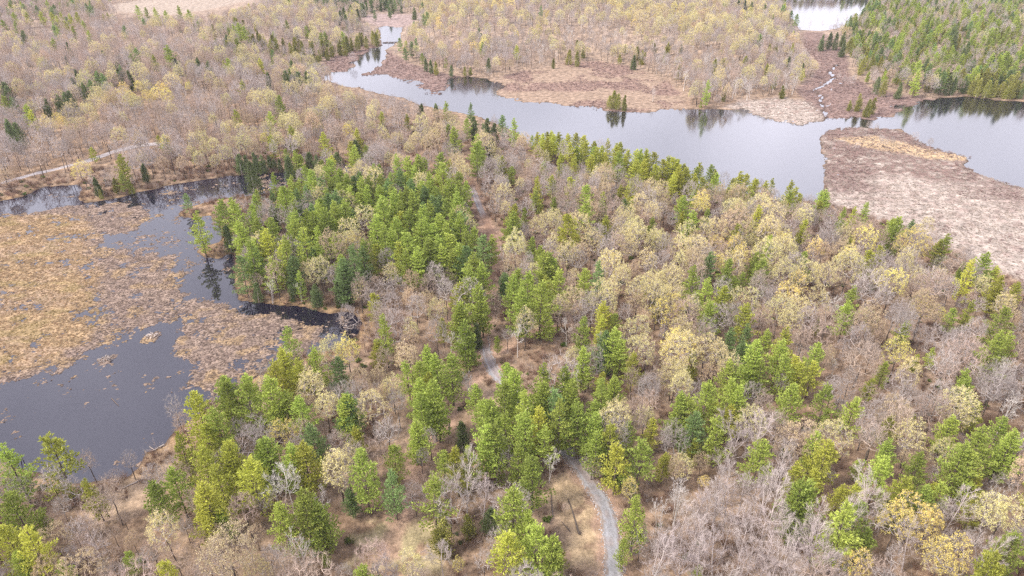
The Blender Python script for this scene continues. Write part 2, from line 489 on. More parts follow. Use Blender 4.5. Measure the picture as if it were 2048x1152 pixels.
sheet("pond_water", [(-260, 70, 0), (-40, 70, 0), (-40, 292, 0), (-260, 292, 0)], [(0, 1, 2, 3)], M["pond"])
sheet("lake_water", [(-39.9, 150, 0), (900, 150, 0), (900, 1100, 0), (-39.9, 1100, 0), (-700, 292.1, 0), (-39.9, 292.1, 0), (-700, 1100, 0)], [(0, 1, 2, 3), (4, 5, 3, 6)], M["lake"])

# ------------------------------------------------------------------ floating mats on the pond
FEN = P((-200, 445), (60, 427), (130, 430), (185, 455), (172, 500), (206, 540), (200, 600), (206, 650), (165, 690), (60, 742), (-200, 770))
MATS = [P((0, 424), (60, 412), (170, 408), (290, 408), (302, 430), (268, 462), (205, 470), (190, 490), (230, 505), (285, 512), (335, 515), (350, 545), (372, 585), (430, 604),
          (425, 640), (380, 650), (345, 640), (325, 640), (285, 655), (240, 688), (215, 690), (185, 702), (120, 734), (40, 762), (-30, 770), (-60, 690), (120, 640), (60, 560)),
        P((335, 702), (362, 650), (420, 615), (484, 618), (500, 672), (560, 688), (610, 672), (690, 668), (600, 700), (540, 742), (430, 785), (392, 768), (388, 722), (340, 716)),
        P((487, 640), (540, 628), (600, 646), (660, 652), (610, 680), (530, 676), (488, 662))]
OPEN = [P((205, 480), (262, 468), (290, 440), (304, 420), (366, 430), (380, 490), (390, 520), (425, 570), (478, 602), (470, 612), (440, 606), (414, 590), (385, 560), (362, 520), (345, 494),
          (285, 498), (235, 494)),
        P((-80, 780), (50, 764), (125, 742), (188, 712), (190, 697), (240, 692), (292, 657), (330, 647), (356, 668), (332, 692), (296, 718), (380, 722), (386, 770), (404, 800), (330, 900),
          (200, 990), (-80, 960)),
        P((480, 604), (560, 608), (640, 622), (708, 628), (722, 650), (690, 668), (650, 655), (600, 636), (540, 622), (490, 628)),
        P((-80, 410), (160, 366), (170, 406), (60, 424), (0, 430))]
LODGES = [(304, 673, 2.4), (213, 719, 2.0)]
step = 0.25
bx0, by0 = POND.min(0)
bx1, by1 = POND.max(0)
bx0 = max(bx0, -230)
mx_, my_ = np.arange(bx0, bx1, step), np.arange(by0, by1, step)
MX, MY = [a.ravel() for a in np.meshgrid(mx_, my_)]
wx, wy = MX + (fbm(MX / 4, MY / 4, 3, 61) - 0.5) * 5, MY + (fbm(MX / 4, MY / 4, 3, 63) - 0.5) * 5
near = inside(POND, MX, MY)
bias = np.full(MX.shape, -0.33)
t_mat = np.zeros(MX.shape)
for k, p in enumerate(MATS):
    s = sstep(4.5, -3.5, sdist(p, wx, wy))
    bias = bias * (1 - s) + (0.32, 0.30, 0.30)[k] * s
    t_mat = np.maximum(t_mat, s)
for ko, p in enumerate(OPEN):
    s = sstep(1.2, -1.2, sdist(p, wx, wy))
    bias = bias * (1 - s) - (0.30, 0.46, 0.42, 0.5)[ko] * s
t_fen = sstep(3, -3, sdist(FEN, wx, wy))
bias = np.maximum(bias, -0.6 + (0.92 + 0.25 * (fbm(MX / 16, MY / 8, 3, 77) - 0.5)) * t_fen)
for px, py, r in LODGES:
    lx, ly = unproj(px, py)
    bias = np.maximum(bias, 0.6 - 0.32 * (np.hypot(wx - lx, wy - ly) / r) ** 2)
n_big, n_mid, n_fine = fbm(MX / 7, MY / 7, 3, 71), fbm(MX / 1.7, MY / 1.7, 3, 73), vnoise(MX / 0.42, MY / 0.42, 75)
lv = bias + (n_big - 0.5) * 1.1 + (n_mid - 0.5) * 1.0 + (n_fine - 0.5) * 0.5
mz = np.clip(lv, -0.5, 0.55) * 0.42 + (n_fine - 0.5) * 0.10 * sstep(0, 0.3, lv)
mz = np.where(near, mz, -0.5)
nxm = len(mx_)
ii = (np.arange(len(my_) - 1)[:, None] * nxm + np.arange(nxm - 1)[None]).ravel()
Q = np.stack([ii, ii + 1, ii + nxm + 1, ii + nxm], 1)
Q = Q[mz[Q].max(1) > 0.0]
used, inv = np.unique(Q, return_inverse=True)
ux, uy = MX[used], MY[used]
nb, nm, nf = n_big[used], n_mid[used], n_fine[used]
mc = lerp(np.array([0.20, 0.145, 0.12]), np.array([0.275, 0.205, 0.16]), sstep(0.3, 0.65, nm * 0.6 + nf * 0.4))
mc = lerp(mc, np.array([0.36, 0.24, 0.10]), sstep(0.55, 0.72, fbm(ux / 5, uy / 5, 3, 81)) * 0.45)
fen_c = lerp(np.array([0.265, 0.185, 0.11]), np.array([0.37, 0.26, 0.15]), sstep(0.3, 0.7, nb * 0.5 + nm * 0.5))
fen_c = lerp(fen_c, np.array([0.25, 0.19, 0.085]), sstep(0.54, 0.7, fbm(ux / 8, uy / 4, 4, 83)) * 0.4)
fen_c = lerp(fen_c, np.array([0.34, 0.245, 0.175]), sstep(0.56, 0.7, fbm(ux / 11, uy / 6, 3, 85)) * 0.6)
mc = lerp(mc, fen_c, t_fen[used])
mc = lerp(mc, np.array([0.09, 0.065, 0.05]), sstep(0.05, 0.0, mz[used]) * 0.8)
mc = mc * (0.75 + 0.5 * nf)[:, None]
link("floating_mat", mesh_np("floating mat", np.stack([ux, uy, mz[used]], 1), inv.reshape(-1, 4), [M["mat"]], colors=mc), kind="stuff",
     label="rusty brown and tan sedge mat floating across the dark pond", category="marsh plants")

# ------------------------------------------------------------------ roads
def resample(line, s):
    d = np.r_[0, np.cumsum(np.hypot(*np.diff(line, axis=0).T))]
    t = np.arange(0, d[-1], s)
    return np.stack([np.interp(t, d, line[:, 0]), np.interp(t, d, line[:, 1])], 1)

def smooth_line(line, s, k):
    q = resample(line, s)
    for _ in range(k):
        q[1:-1] = 0.25 * q[:-2] + 0.5 * q[1:-1] + 0.25 * q[2:]
    return q

def road(name, line, half, colour_fn, lo=0.07):
    q = smooth_line(line, 0.5, 30)
    tg = np.gradient(q, axis=0)
    tg /= np.hypot(tg[:, 0], tg[:, 1])[:, None]
    nrm = np.stack([-tg[:, 1], tg[:, 0]], 1)
    us = np.linspace(-1, 1, 13)
    n = len(q)
    i = np.arange(n)
    hw = half * np.where(q[:, 1] > 130, .8, 1.0) * (1 + 0.25 * (fbm(i / 9, i * 0, 3, 91) - 0.5) * 2)
    X, Y = q[:, None, 0] + nrm[:, None, 0] * us[None] * hw[:, None], q[:, None, 1] + nrm[:, None, 1] * us[None] * hw[:, None]
    jit = 1 + (vnoise(X * 2, Y * 2, 95) - 0.5) * 0.25
    X, Y = q[:, None, 0] + (X - q[:, None, 0]) * jit, q[:, None, 1] + (Y - q[:, None, 1]) * jit
    Z = ground_z(X.ravel(), Y.ravel()).reshape(X.shape)
    Zc = np.maximum(Z, Z[:, 6:7] - 0.1) + lo * (1 - (us[None] ** 8) * 1.6) + 0.05
    ids = np.arange(n * 13).reshape(n, 13)
    F = np.stack([ids[:-1, :-1].ravel(), ids[:-1, 1:].ravel(), ids[1:, 1:].ravel(), ids[1:, :-1].ravel()], 1)
    U = np.broadcast_to(us[None], X.shape).ravel()
    S = np.broadcast_to(i[:, None] * 0.5, X.shape).ravel()
    return link(name, mesh_np(name, np.stack([X.ravel(), Y.ravel(), Zc.ravel()], 1), F, [M["gravel"]], colors=colour_fn(X.ravel(), Y.ravel(), U, S), smooth=True), kind="structure"), q, nrm, hw

def lane_colour(x, y, u, s):
    px, py, _ = proj(x, y, 0)
    c = np.broadcast_to(np.array([0.36, 0.355, 0.365]), (len(x), 3)).copy()
    worn = sstep(1030, 985, y * 0 + py) * sstep(0.75, 0.35, np.abs(u + 0.15))
    c = lerp(c, np.array([0.37, 0.31, 0.29]), worn * 0.85)
    leafy = sstep(716, 700, py) * sstep(440, 455, py) + sstep(395, 380, py)
    rut = np.exp(-((np.abs(u) - 0.48) / 0.16) ** 2)
    c = c * (0.86 + 0.2 * rut)[:, None]
    c = lerp(c, np.array([0.30, 0.21, 0.145]), sstep(0.62, 1.0, np.abs(u) + (fbm(x / 0.9, y / 0.9, 3, 96) - 0.5) * 0.9) * 0.75)
    leafy = np.clip(leafy + sstep(0.5, 0.7, fbm(x / 2, y / 2, 3, 97)) * 0.25, 0, 1)
    c = lerp(c, np.array([0.34, 0.22, 0.155]), leafy)
    return c * (0.85 + 0.3 * vnoise(x / 0.5, y / 0.5, 99))[:, None]

_, rq, rn, rh = road("gravel_lane", ROAD, 1.55, lane_colour)
road("far_road", LEFT_ROAD, 2.3, lambda x, y, u, s: np.broadcast_to(np.array([0.46, 0.42, 0.41]), (len(x), 3)) * (0.85 + 0.3 * vnoise(x, y, 98))[:, None])

# loose stones along the lane
SV, SF = [], []
for i in range(0, len(rq)):
    pxy = proj(rq[i, 0], rq[i, 1], 0)
    if not (pxy[1] > 900 or 690 < pxy[1] < 790):
        continue
    for sgn in (-1, 1):
        for _ in range(5):
            o = rh[i] * (0.86 + abs(random.gauss(0, 0.17))) * sgn
            x, y = rq[i, 0] + rn[i, 0] * o + random.uniform(-.25, .25), rq[i, 1] + rn[i, 1] * o + random.uniform(-.25, .25)
            SV.append((x, y, random.uniform(.05, .15)))
sv = np.array(SV)
szs = ground_z(sv[:, 0], sv[:, 1])
V, F = [], []
for (x, y, s), z in zip(SV, szs):
    b = len(V)
    a0 = random.uniform(0, 6)
    for k in range(4):
        a = a0 + k * 1.57
        V.append((x + math.cos(a) * s * random.uniform(.7, 1.2), y + math.sin(a) * s * random.uniform(.7, 1.2), z + 0.02))
    V.append((x, y, z + 0.06 + s * 0.9))
    F += [(b + k, b + (k + 1) % 4, b + 4) for k in range(4)]
link("roadside_stones", mesh_np("roadside stones", V, F, [M["stone"]]), kind="stuff", label="pale loose stones spilled along the edges of the gravel lane", category="stones")

# ------------------------------------------------------------------ tree builders (each gives vertices, triangles, material slots)
class MB:
    def __init__(self):
        self.V, self.F, self.M = [], [], []

    def tube(self, pts, rad, sides, mi=0):
        b = len(self.V)
        n = len(pts)
        for i in range(n):
            d = (pts[min(i + 1, n - 1)] - pts[max(i - 1, 0)]).normalized()
            u = d.cross(Vector((0.3, 0.9, 0.2))).normalized()
            v = d.cross(u)
            for k in range(sides):
                a = 6.2832 * k / sides
                self.V.append(pts[i] + u * (math.cos(a) * rad[i]) + v * (math.sin(a) * rad[i]))
        for i in range(n - 1):
            for k in range(sides):
                p, q = b + i * sides + k, b + i * sides + (k + 1) % sides
                self.F += [(p, q, q + sides), (p, q + sides, p + sides)]
                self.M += [mi, mi]

    def tri(self, a, b, c, mi=0):
        i = len(self.V)
        self.V += [a, b, c]
        self.F.append((i, i + 1, i + 2))
        self.M.append(mi)

    def blade(self, p, d, w, mi=0):
        s = d.cross(rv()).normalized() * (w * 0.5)
        self.tri(p - s, p + s, p + d, mi)

    def mesh(self, name, mats):
        return mesh_np(name, [tuple(v) for v in self.V], self.F, mats, self.M)

def rv():
    while True:
        v = Vector((random.uniform(-1, 1), random.uniform(-1, 1), random.uniform(-1, 1)))
        if 0.05 < v.length < 1:
            return v.normalized()

def bend(p, d, L, n, wob, lift=0.0):
    pts, d = [p.copy()], d.normalized()
    for i in range(n):
        d = (d + rv() * wob + Vector((0, 0, lift))).normalized()
        pts.append(pts[-1] + d * (L / n))
    return pts, d

def pine(seed, h=17.0, spread=1.0, gaps=0.12, low=0.16, twin=False):
    random.seed(seed)
    T, C = MB(), MB()
    tops = [(Vector((0, 0, 0)), h, 1.0)] + ([(Vector((0.9, 0.3, 0)), h * 0.86, 0.85)] if twin else [])
    for base, hh, sp in tops:
        lean = Vector((random.uniform(-.02, .02), random.uniform(-.02, .02), 1))
        tp = [base + lean * (hh * t) for t in (0, .15, .35, .55, .75, .9, 1.0)]
        T.tube(tp, [.24, .2, .16, .125, .08, .04, .01], 6)
        z = hh * low
        ph = random.uniform(0, 6)
        while z < hh * 0.985:
            t = z / hh
            prof = (1 - t) ** 0.62 * (0.6 + 0.4 * float(sstep(0.05, 0.38, t))) * 0.30 * hh * spread * sp
            nb = random.choice((4, 5, 5, 6)) if t < 0.9 else 4
            wh = random.uniform(0.82, 1.15)
            for k in range(nb):
                ph += 6.2832 / nb
                if random.random() < gaps + (0.18 if t < 0.3 else 0):
                    continue
                a = ph + random.uniform(-.3, .3)
                L = max(0.35, prof * wh * random.uniform(0.55, 1.22))
                el = -0.05 + 0.75 * t ** 1.5 + random.uniform(-.12, .12)
                d = Vector((math.cos(a) * math.cos(el), math.sin(a) * math.cos(el), math.sin(el)))
                p0 = base + lean * z
                ns = 5
                pts, _ = bend(p0, d, L, ns, 0.08, 0.055)
                C.tube(pts, [max(.012, .05 * (1 - i / ns) * (1.2 - t)) for i in range(ns + 1)], 3, 0)
                side = Vector((-math.sin(a), math.cos(a), 0))
                step = 0.56
                s = max(0.25, 0.28 * L) if L > 0.8 else 0.1
                while s <= L + 0.05:
                    f = min(0.999, s / L) * ns
                    i = int(f)
                    q = pts[i].lerp(pts[i + 1], f - i)
                    wd = 0.21 * L * math.sin(min(1, s / L * 1.05) * 2.6) + 0.12
                    for e in ((-1, 0, 1) if L > 1.0 else (0,)):
                        o = q + side * (e * wd * random.uniform(.55, 1.1)) + d * random.uniform(-.15, .2) + Vector((0, 0, random.uniform(-.06, .12)))
                        fd = (d * 0.7 + side * (e * 0.6) + Vector((0, 0, 0.5))).normalized()
                        for _ in range(7):
                            dd = (fd + rv() * 0.7).normalized() * random.uniform(.36, .68)
                            C.blade(o + rv() * .1, dd, random.uniform(.16, .28), 1)
                    s += step
            z += random.uniform(0.8, 1.2) * (1.0 if t < .75 else 0.7)
        tip = base + lean * hh
        for _ in range(10):
            C.blade(tip - Vector((0, 0, random.uniform(0, .5))), (rv() * .6 + Vector((0, 0, .8))).normalized() * .5, .16, 1)
    return T, C, h

def cedar(seed, h=11.0, r=0.16, n=1500, tops=1):
    random.seed(seed)
    T, C = MB(), MB()
    for s in range(tops):
        off = Vector((random.uniform(-1, 1), random.uniform(-1, 1), 0)) * (.9 if s else 0)
        hh = h * (random.uniform(.6, .85) if s else 1)
        T.tube([off, off + Vector((0, 0, hh * .5)), off + Vector((0, 0, hh * .97))], [.17, .1, .015], 5)
        clumps = []
        for i in range(int(70 / tops) + 10):
            t = 0.05 + 0.93 * random.random()
            a = random.uniform(0, 6.2832)
            prof = hh * r * (min(1, (1.03 - t) * 1.5)) ** 0.8 * (0.6 + 0.4 * min(1, t / .2)) * random.uniform(.55, 1.25)
            clumps.append((off + Vector((math.cos(a) * prof * .75, math.sin(a) * prof * .75, t * hh)), Vector((math.cos(a) * .6, math.sin(a) * .6, .8)), .25 + prof * .42))
        for i in range(n // tops):
            c, d, w = random.choice(clumps)
            p = c + Vector((random.gauss(0, w * .5), random.gauss(0, w * .5), random.gauss(0, w * .7)))
            for _ in range(3):
                C.blade(p + rv() * .1, (d + rv() * .5).normalized() * random.uniform(.3, .55), random.uniform(.15, .26), 1)
        for i in range(14):
            z = hh * random.uniform(.1, .8)
            a = random.uniform(0, 6.28)
            C.tube([off + Vector((0, 0, z)), off + Vector((math.cos(a), math.sin(a), .4)) * (hh * r * .7) + Vector((0, 0, z))], [.04, .01], 3, 0)
    return T, C, h

def hardwood(seed, h=17.0, width=0.5, bole=0.38, buds=0, limbs=6, steep=0.9, twig=(0.5, 1.1), fine=1.0, budsize=0.17, clump=2, lead=False, tw=0.026, stems=1):
    """trunk, limbs, branches and fine twigs; buds > 0 adds that many clusters along the twigs"""
    random.seed(seed)
    T, C = MB(), MB()
    tips = []
    def side_dir(d, ang):
        u = d.cross(rv()).normalized()
        return (d * math.cos(ang) + u * math.sin(ang)).normalized()
    def twigs(pts, n, L):
        for _ in range(n):
            f = random.uniform(0.15, 1) ** 0.7 * (len(pts) - 1.001)
            i = int(f)
            q = pts[i].lerp(pts[i + 1], f - i)
            d = (pts[i + 1] - pts[i]).normalized()
            dd = (side_dir(d, random.uniform(.3, 1.0)) + Vector((0, 0, .25))).normalized()
            e = q + dd * L * random.uniform(*twig)
            C.blade(q, e - q, tw * random.uniform(.8, 1.5), 0)
            m = q.lerp(e, random.uniform(.35, .7))
            C.blade(m, (side_dir(dd, .6) + Vector((0, 0, .15))) * L * random.uniform(.25, .55), tw, 0)
            tips.append((q, e))
    def branch(p, d, L, r, lev):
        pts, de = bend(p, d, L, 4, 0.14 if lev else 0.08, 0.05)
        C.tube(pts, [r, r * .8, r * .6, r * .42, r * .25], 4 if lev == 0 else 3, 0)
        if lev >= 2:
            twigs(pts, int(17 * fine), min(1.5, L * .7))
            return
        n = (5, 4)[lev]
        for k in range(n):
            f = 0.28 + 0.72 * (k + random.random() * .8) / n
            g = min(.999, f) * 4
            i = int(g)
            q = pts[i].lerp(pts[i + 1], g - i)
            branch(q, (side_dir((pts[i + 1] - pts[i]).normalized(), random.uniform(.35, .85)) + Vector((0, 0, .12))).normalized(), L * random.uniform(.42, .68) * (1.1 - .3 * f), r * .5, lev + 1)
        twigs(pts[1:], int(14 * fine), 1.0)
    for s in range(stems):
        b = Vector((random.uniform(-.5, .5), random.uniform(-.5, .5), 0)) * (stems > 1)
        ld = Vector((random.uniform(-.06, .06), random.uniform(-.06, .06), 1)) + b * .22
        H = h * (1 if s == 0 else random.uniform(.75, .95))
        top = 0.93 if lead else bole + 0.2
        tp, _ = bend(b, ld, H * top, 6, 0.035)
        r0 = h * 0.0115 / (stems ** .4)
        T.tube(tp, [r0 * (1 - .8 * i / 6) + .01 for i in range(7)], 6)
        R_ = h * width * 0.5
        nl = limbs * (3 if lead else 1) // (1 if stems == 1 else 2)
        for k in range(nl):
            f = k / max(1, nl - 1)
            zf = (bole / top + (1 - bole / top) * f) * 5.999
            i = int(min(zf, 5.99))
            q = tp[i].lerp(tp[i + 1], min(zf, 5.99) - i)
            a = k * 2.4 + random.uniform(-.4, .4)
            if lead:
                el = random.uniform(.65, 1.0)
                L = R_ * (1.25 - .75 * f) * random.uniform(.8, 1.2) / math.cos(el) * .8
            else:
                el = steep - 0.45 * (1 - f) + random.uniform(-.2, .2) + (0.4 if k == nl - 1 else 0)
                L = min((H - q.z) / max(.35, math.sin(el)), R_ / max(.3, math.cos(el))) * random.uniform(.72, .92)
            branch(q, Vector((math.cos(a) * math.cos(el), math.sin(a) * math.cos(el), math.sin(el))), L, r0 * (.5 if not lead else .3), 0 if not lead else 1)
        if lead:
            twigs(tp[3:], int(30 * fine), .8)
    if buds:
        for _ in range(buds):
            q, e = random.choice(tips)
            c = q.lerp(e, random.uniform(.35, 1.15)) + rv() * .2
            for _ in range(clump):
                C.blade(c + rv() * .13, (rv() + Vector((0, 0, .35))).normalized() * budsize * random.uniform(.8, 1.5), budsize * random.uniform(.7, 1.1), 1)
    return T, C, h

def dome(seed, h=15.0, width=0.6, bole=0.34, nodes=230, tw=0.024, ntw=11, buds=0, budsize=0.16, flat=1.0, open_=0.0):
    """a spreading crown: branches reach from the trunk to points through a lobed dome, each ending in a spray of fine twigs"""
    random.seed(seed)
    T, C = MB(), MB()
    Rr, zb = h * width * .5, h * bole
    zc, rz = zb + (h - zb) * .42, (h - zb) * .58 * flat
    lob = [random.uniform(.78, 1.14) for _ in range(7)]
    lean = Vector((random.uniform(-.05, .05), random.uniform(-.05, .05), 1))
    trunk = [lean * (h * f) + rv() * (.12 if f else 0) for f in (0, .12, .24, bole, bole + .12, bole + .24, bole + .34)]
    T.tube(trunk[:5], [h * .0135, h * .0115, h * .0105, h * .0095, h * .007], 6)
    N = [(trunk[3], -1), (trunk[4], 0), (trunk[5], 1), (trunk[6], 2)]
    pts = []
    while len(pts) < nodes:
        d = rv()
        if d.z < -.45:
            continue
        a = math.atan2(d.y, d.x) / 6.2832 * 7
        i = int(math.floor(a)) % 7
        k = lob[i] + (lob[(i + 1) % 7] - lob[i]) * (a - math.floor(a))
        k *= 1 - open_ * random.random()
        s = random.uniform(.3, 1) ** .45 * k
        pts.append(Vector((d.x * Rr * s, d.y * Rr * s, zc + d.z * rz * s)) + lean * 0 + Vector((lean.x, lean.y, 0)) * zc)
    base = trunk[3]
    pts.sort(key=lambda q: (q - base).length)
    for q in pts:
        dq = (q - base).length
        best, bi = 1e9, 0
        for j, (p, par) in enumerate(N):
            dj = (p - base).length
            if dj > dq - .15:
                continue
            c = (q - p).length + .22 * (dq - dj) * 0 + max(0, p.z - q.z) * .8
            if c < best:
                best, bi = c, j
        p = N[bi][0]
        m = p.lerp(q, .55) + Vector((0, 0, -.05 * (q - p).length)) + rv() * .08
        if (q - p).length > 1.4:
            N.append((m, bi))
            bi = len(N) - 1
        N.append((q, bi))
    cnt = [1] * len(N)
    for j in range(len(N) - 1, 0, -1):
        cnt[N[j][1]] += cnt[j]
    rad = [min(h * .0075, .011 + .009 * c ** .52) for c in cnt]
    tips = []
    ctr = Vector((lean.x * zc, lean.y * zc, zc - .35 * rz))
    for j in range(1, len(N)):
        q, par = N[j]
        p = N[par][0]
        C.tube([p, q], [min(rad[par], rad[j] * 1.5), rad[j]], 4 if cnt[j] > 12 else 3, 0)
        ax = (q - p).normalized()
        out = (q - ctr).normalized()
        n = ntw if cnt[j] < 4 else ntw // 2
        for _ in range(n):
            s = p.lerp(q, random.uniform(.45, 1))
            d = (ax * .8 + out * .8 + rv() * 1.0 + Vector((0, 0, .2))).normalized() * random.uniform(.5, 1.15)
            C.blade(s, d, tw * random.uniform(.8, 1.4), 0)
            if random.random() < .6:
                C.blade(s + d * .5, (d.normalized() + rv() * .8).normalized() * random.uniform(.25, .5), tw * .8, 0)
            if cnt[j] < 6:
                tips.append(s + d * random.uniform(.4, 1.0))
    for _ in range(buds):
        c = random.choice(tips) + rv() * .13
        C.blade(c, (rv() + Vector((0, 0, .35))).normalized() * budsize * random.uniform(.8, 1.5), budsize * random.uniform(.7, 1.1), 1)
    return T, C, h

def bush(seed, h=2.4, n=70, leaf=0):
    random.seed(seed)
    C = MB()
    for k in range(n):
        a, el = random.uniform(0, 6.28), random.uniform(.5, 1.4)
        d = Vector((math.cos(a) * math.cos(el), math.sin(a) * math.cos(el), math.sin(el)))
        p = Vector((random.uniform(-.4, .4), random.uniform(-.4, .4), 0))
        L = h * random.uniform(.5, 1)
        C.blade(p, d * L, .035)
        for _ in range(3):
            q = p + d * L * random.uniform(.3, .85)
            C.blade(q, (d + rv() * .8).normalized() * L * .4, .03)
            if leaf:
                for _ in range(leaf):
                    C.blade(q + d * L * random.uniform(0, .2) + rv() * .2, rv() * .3, .16)
    return C, h

def tussock(seed, h=0.5, n=30, w=.06):
    random.seed(seed)
    C = MB()
    for k in range(n):
        a, el = random.uniform(0, 6.28), random.uniform(.35, 1.4)
        C.blade(Vector((random.uniform(-.2, .2), random.uniform(-.2, .2), -.05)), Vector((math.cos(a) * math.cos(el), math.sin(a) * math.cos(el), math.sin(el))) * h * random.uniform(.6, 1.2), w)
    return C, h

def join(T, C):
    J = MB()
    J.V, J.F, J.M = C.V + T.V, C.F + [tuple(i + len(C.V) for i in f) for f in T.F], C.M + [2] * len(T.F)
    return J

# species: builder shapes, then a tint for each code used in the lists below
SHAPES = {
    "pine": [pine(1), pine(2, spread=1.12, gaps=.2), pine(3, spread=.9, low=.12), pine(4, gaps=.2, low=.17, spread=1.05), pine(5, twin=True), pine(6, spread=1.2, gaps=.16, low=.14)],
    "cedar": [cedar(11, r=.19), cedar(12, r=.24), cedar(13, r=.16), cedar(14, r=.21, tops=2, n=2000), cedar(15, r=.2, tops=3, n=2200)],
    "budding": [dome(21, buds=4300, width=.58), dome(22, buds=3900, width=.5, bole=.4), dome(23, buds=5000, width=.68, nodes=280), dome(24, buds=3000, width=.56, open_=.3),
                dome(25, buds=4600, width=.62, bole=.3), dome(26, buds=3700, width=.54, open_=.35, flat=1.1)],
    "bare": [dome(31, width=.56, ntw=12), dome(32, width=.46, bole=.4, ntw=11), dome(33, width=.68, bole=.28, nodes=270, ntw=11), dome(34, width=.52, bole=.38, open_=.4, ntw=10),
             dome(35, width=.6, bole=.25, nodes=260, ntw=12), dome(36, width=.42, bole=.44, nodes=170, open_=.3, ntw=10, flat=1.15)],
    "aspen": [hardwood(41, width=.36, lead=True, bole=.25, tw=.028, fine=.75), hardwood(42, width=.42, lead=True, bole=.3, tw=.028, fine=.75), hardwood(43, width=.5, bole=.35, limbs=6, steep=1.1, tw=.03)],
    "birch": [hardwood(51, width=.34, lead=True, bole=.45, stems=2, tw=.04, fine=.5), hardwood(52, width=.4, bole=.5, limbs=4, steep=1.1, tw=.045, fine=.45), hardwood(53, width=.36, lead=True, bole=.4, stems=3, fine=.4)],
}
TINT = {  # code: species, tint, crown branch material, second crown material, trunk material, words
    "P": ("pine", "bark_p", "needle_g", "bark_p", "green white pine"),
    "Y": ("pine", "bark_p", "needle_y", "bark_p", "yellow-green white pine"),
    "B": ("pine", "bark_p", "needle_b", "bark_p", "blue-green white pine"),
    "O": ("cedar", "bark_g", "cedar_o", "bark_g", "olive green cedar"),
    "D": ("cedar", "bark_g", "cedar_d", "bark_g", "dark green cedar"),
    "C": ("budding", "bark_g", "bud_c", "bark_d", "cream budding hardwood"),
    "N": ("budding", "bark_k", "bud_t", "bark_d", "tan budding hardwood"),
    "Q": ("budding", "bark_g", "bud_y", "bark_d", "yellow budding hardwood"),
    "G": ("bare", "bark_g", "bark_g", "bark_d", "grey leafless hardwood"),
    "K": ("bare", "bark_k", "bark_k", "bark_d", "pinkish brown leafless hardwood"),
    "A": ("aspen", "bark_a", "bark_a", "bark_a", "pale leafless aspen"),
    "W": ("birch", "bark_w", "bark_w", "bark_w", "white-stemmed birch"),
}
NAMES = {"pine": "pine_tree", "cedar": "cedar_tree", "budding": "budding_tree", "bare": "bare_tree", "aspen": "aspen_tree", "birch": "birch_tree"}
GROUPS = {"pine": "white pines in the wood", "cedar": "cedars along the shores and wet ground", "budding": "hardwoods in first pale bud", "bare": "leafless hardwoods in the wood",
          "aspen": "pale aspens", "birch": "white-stemmed birches"}

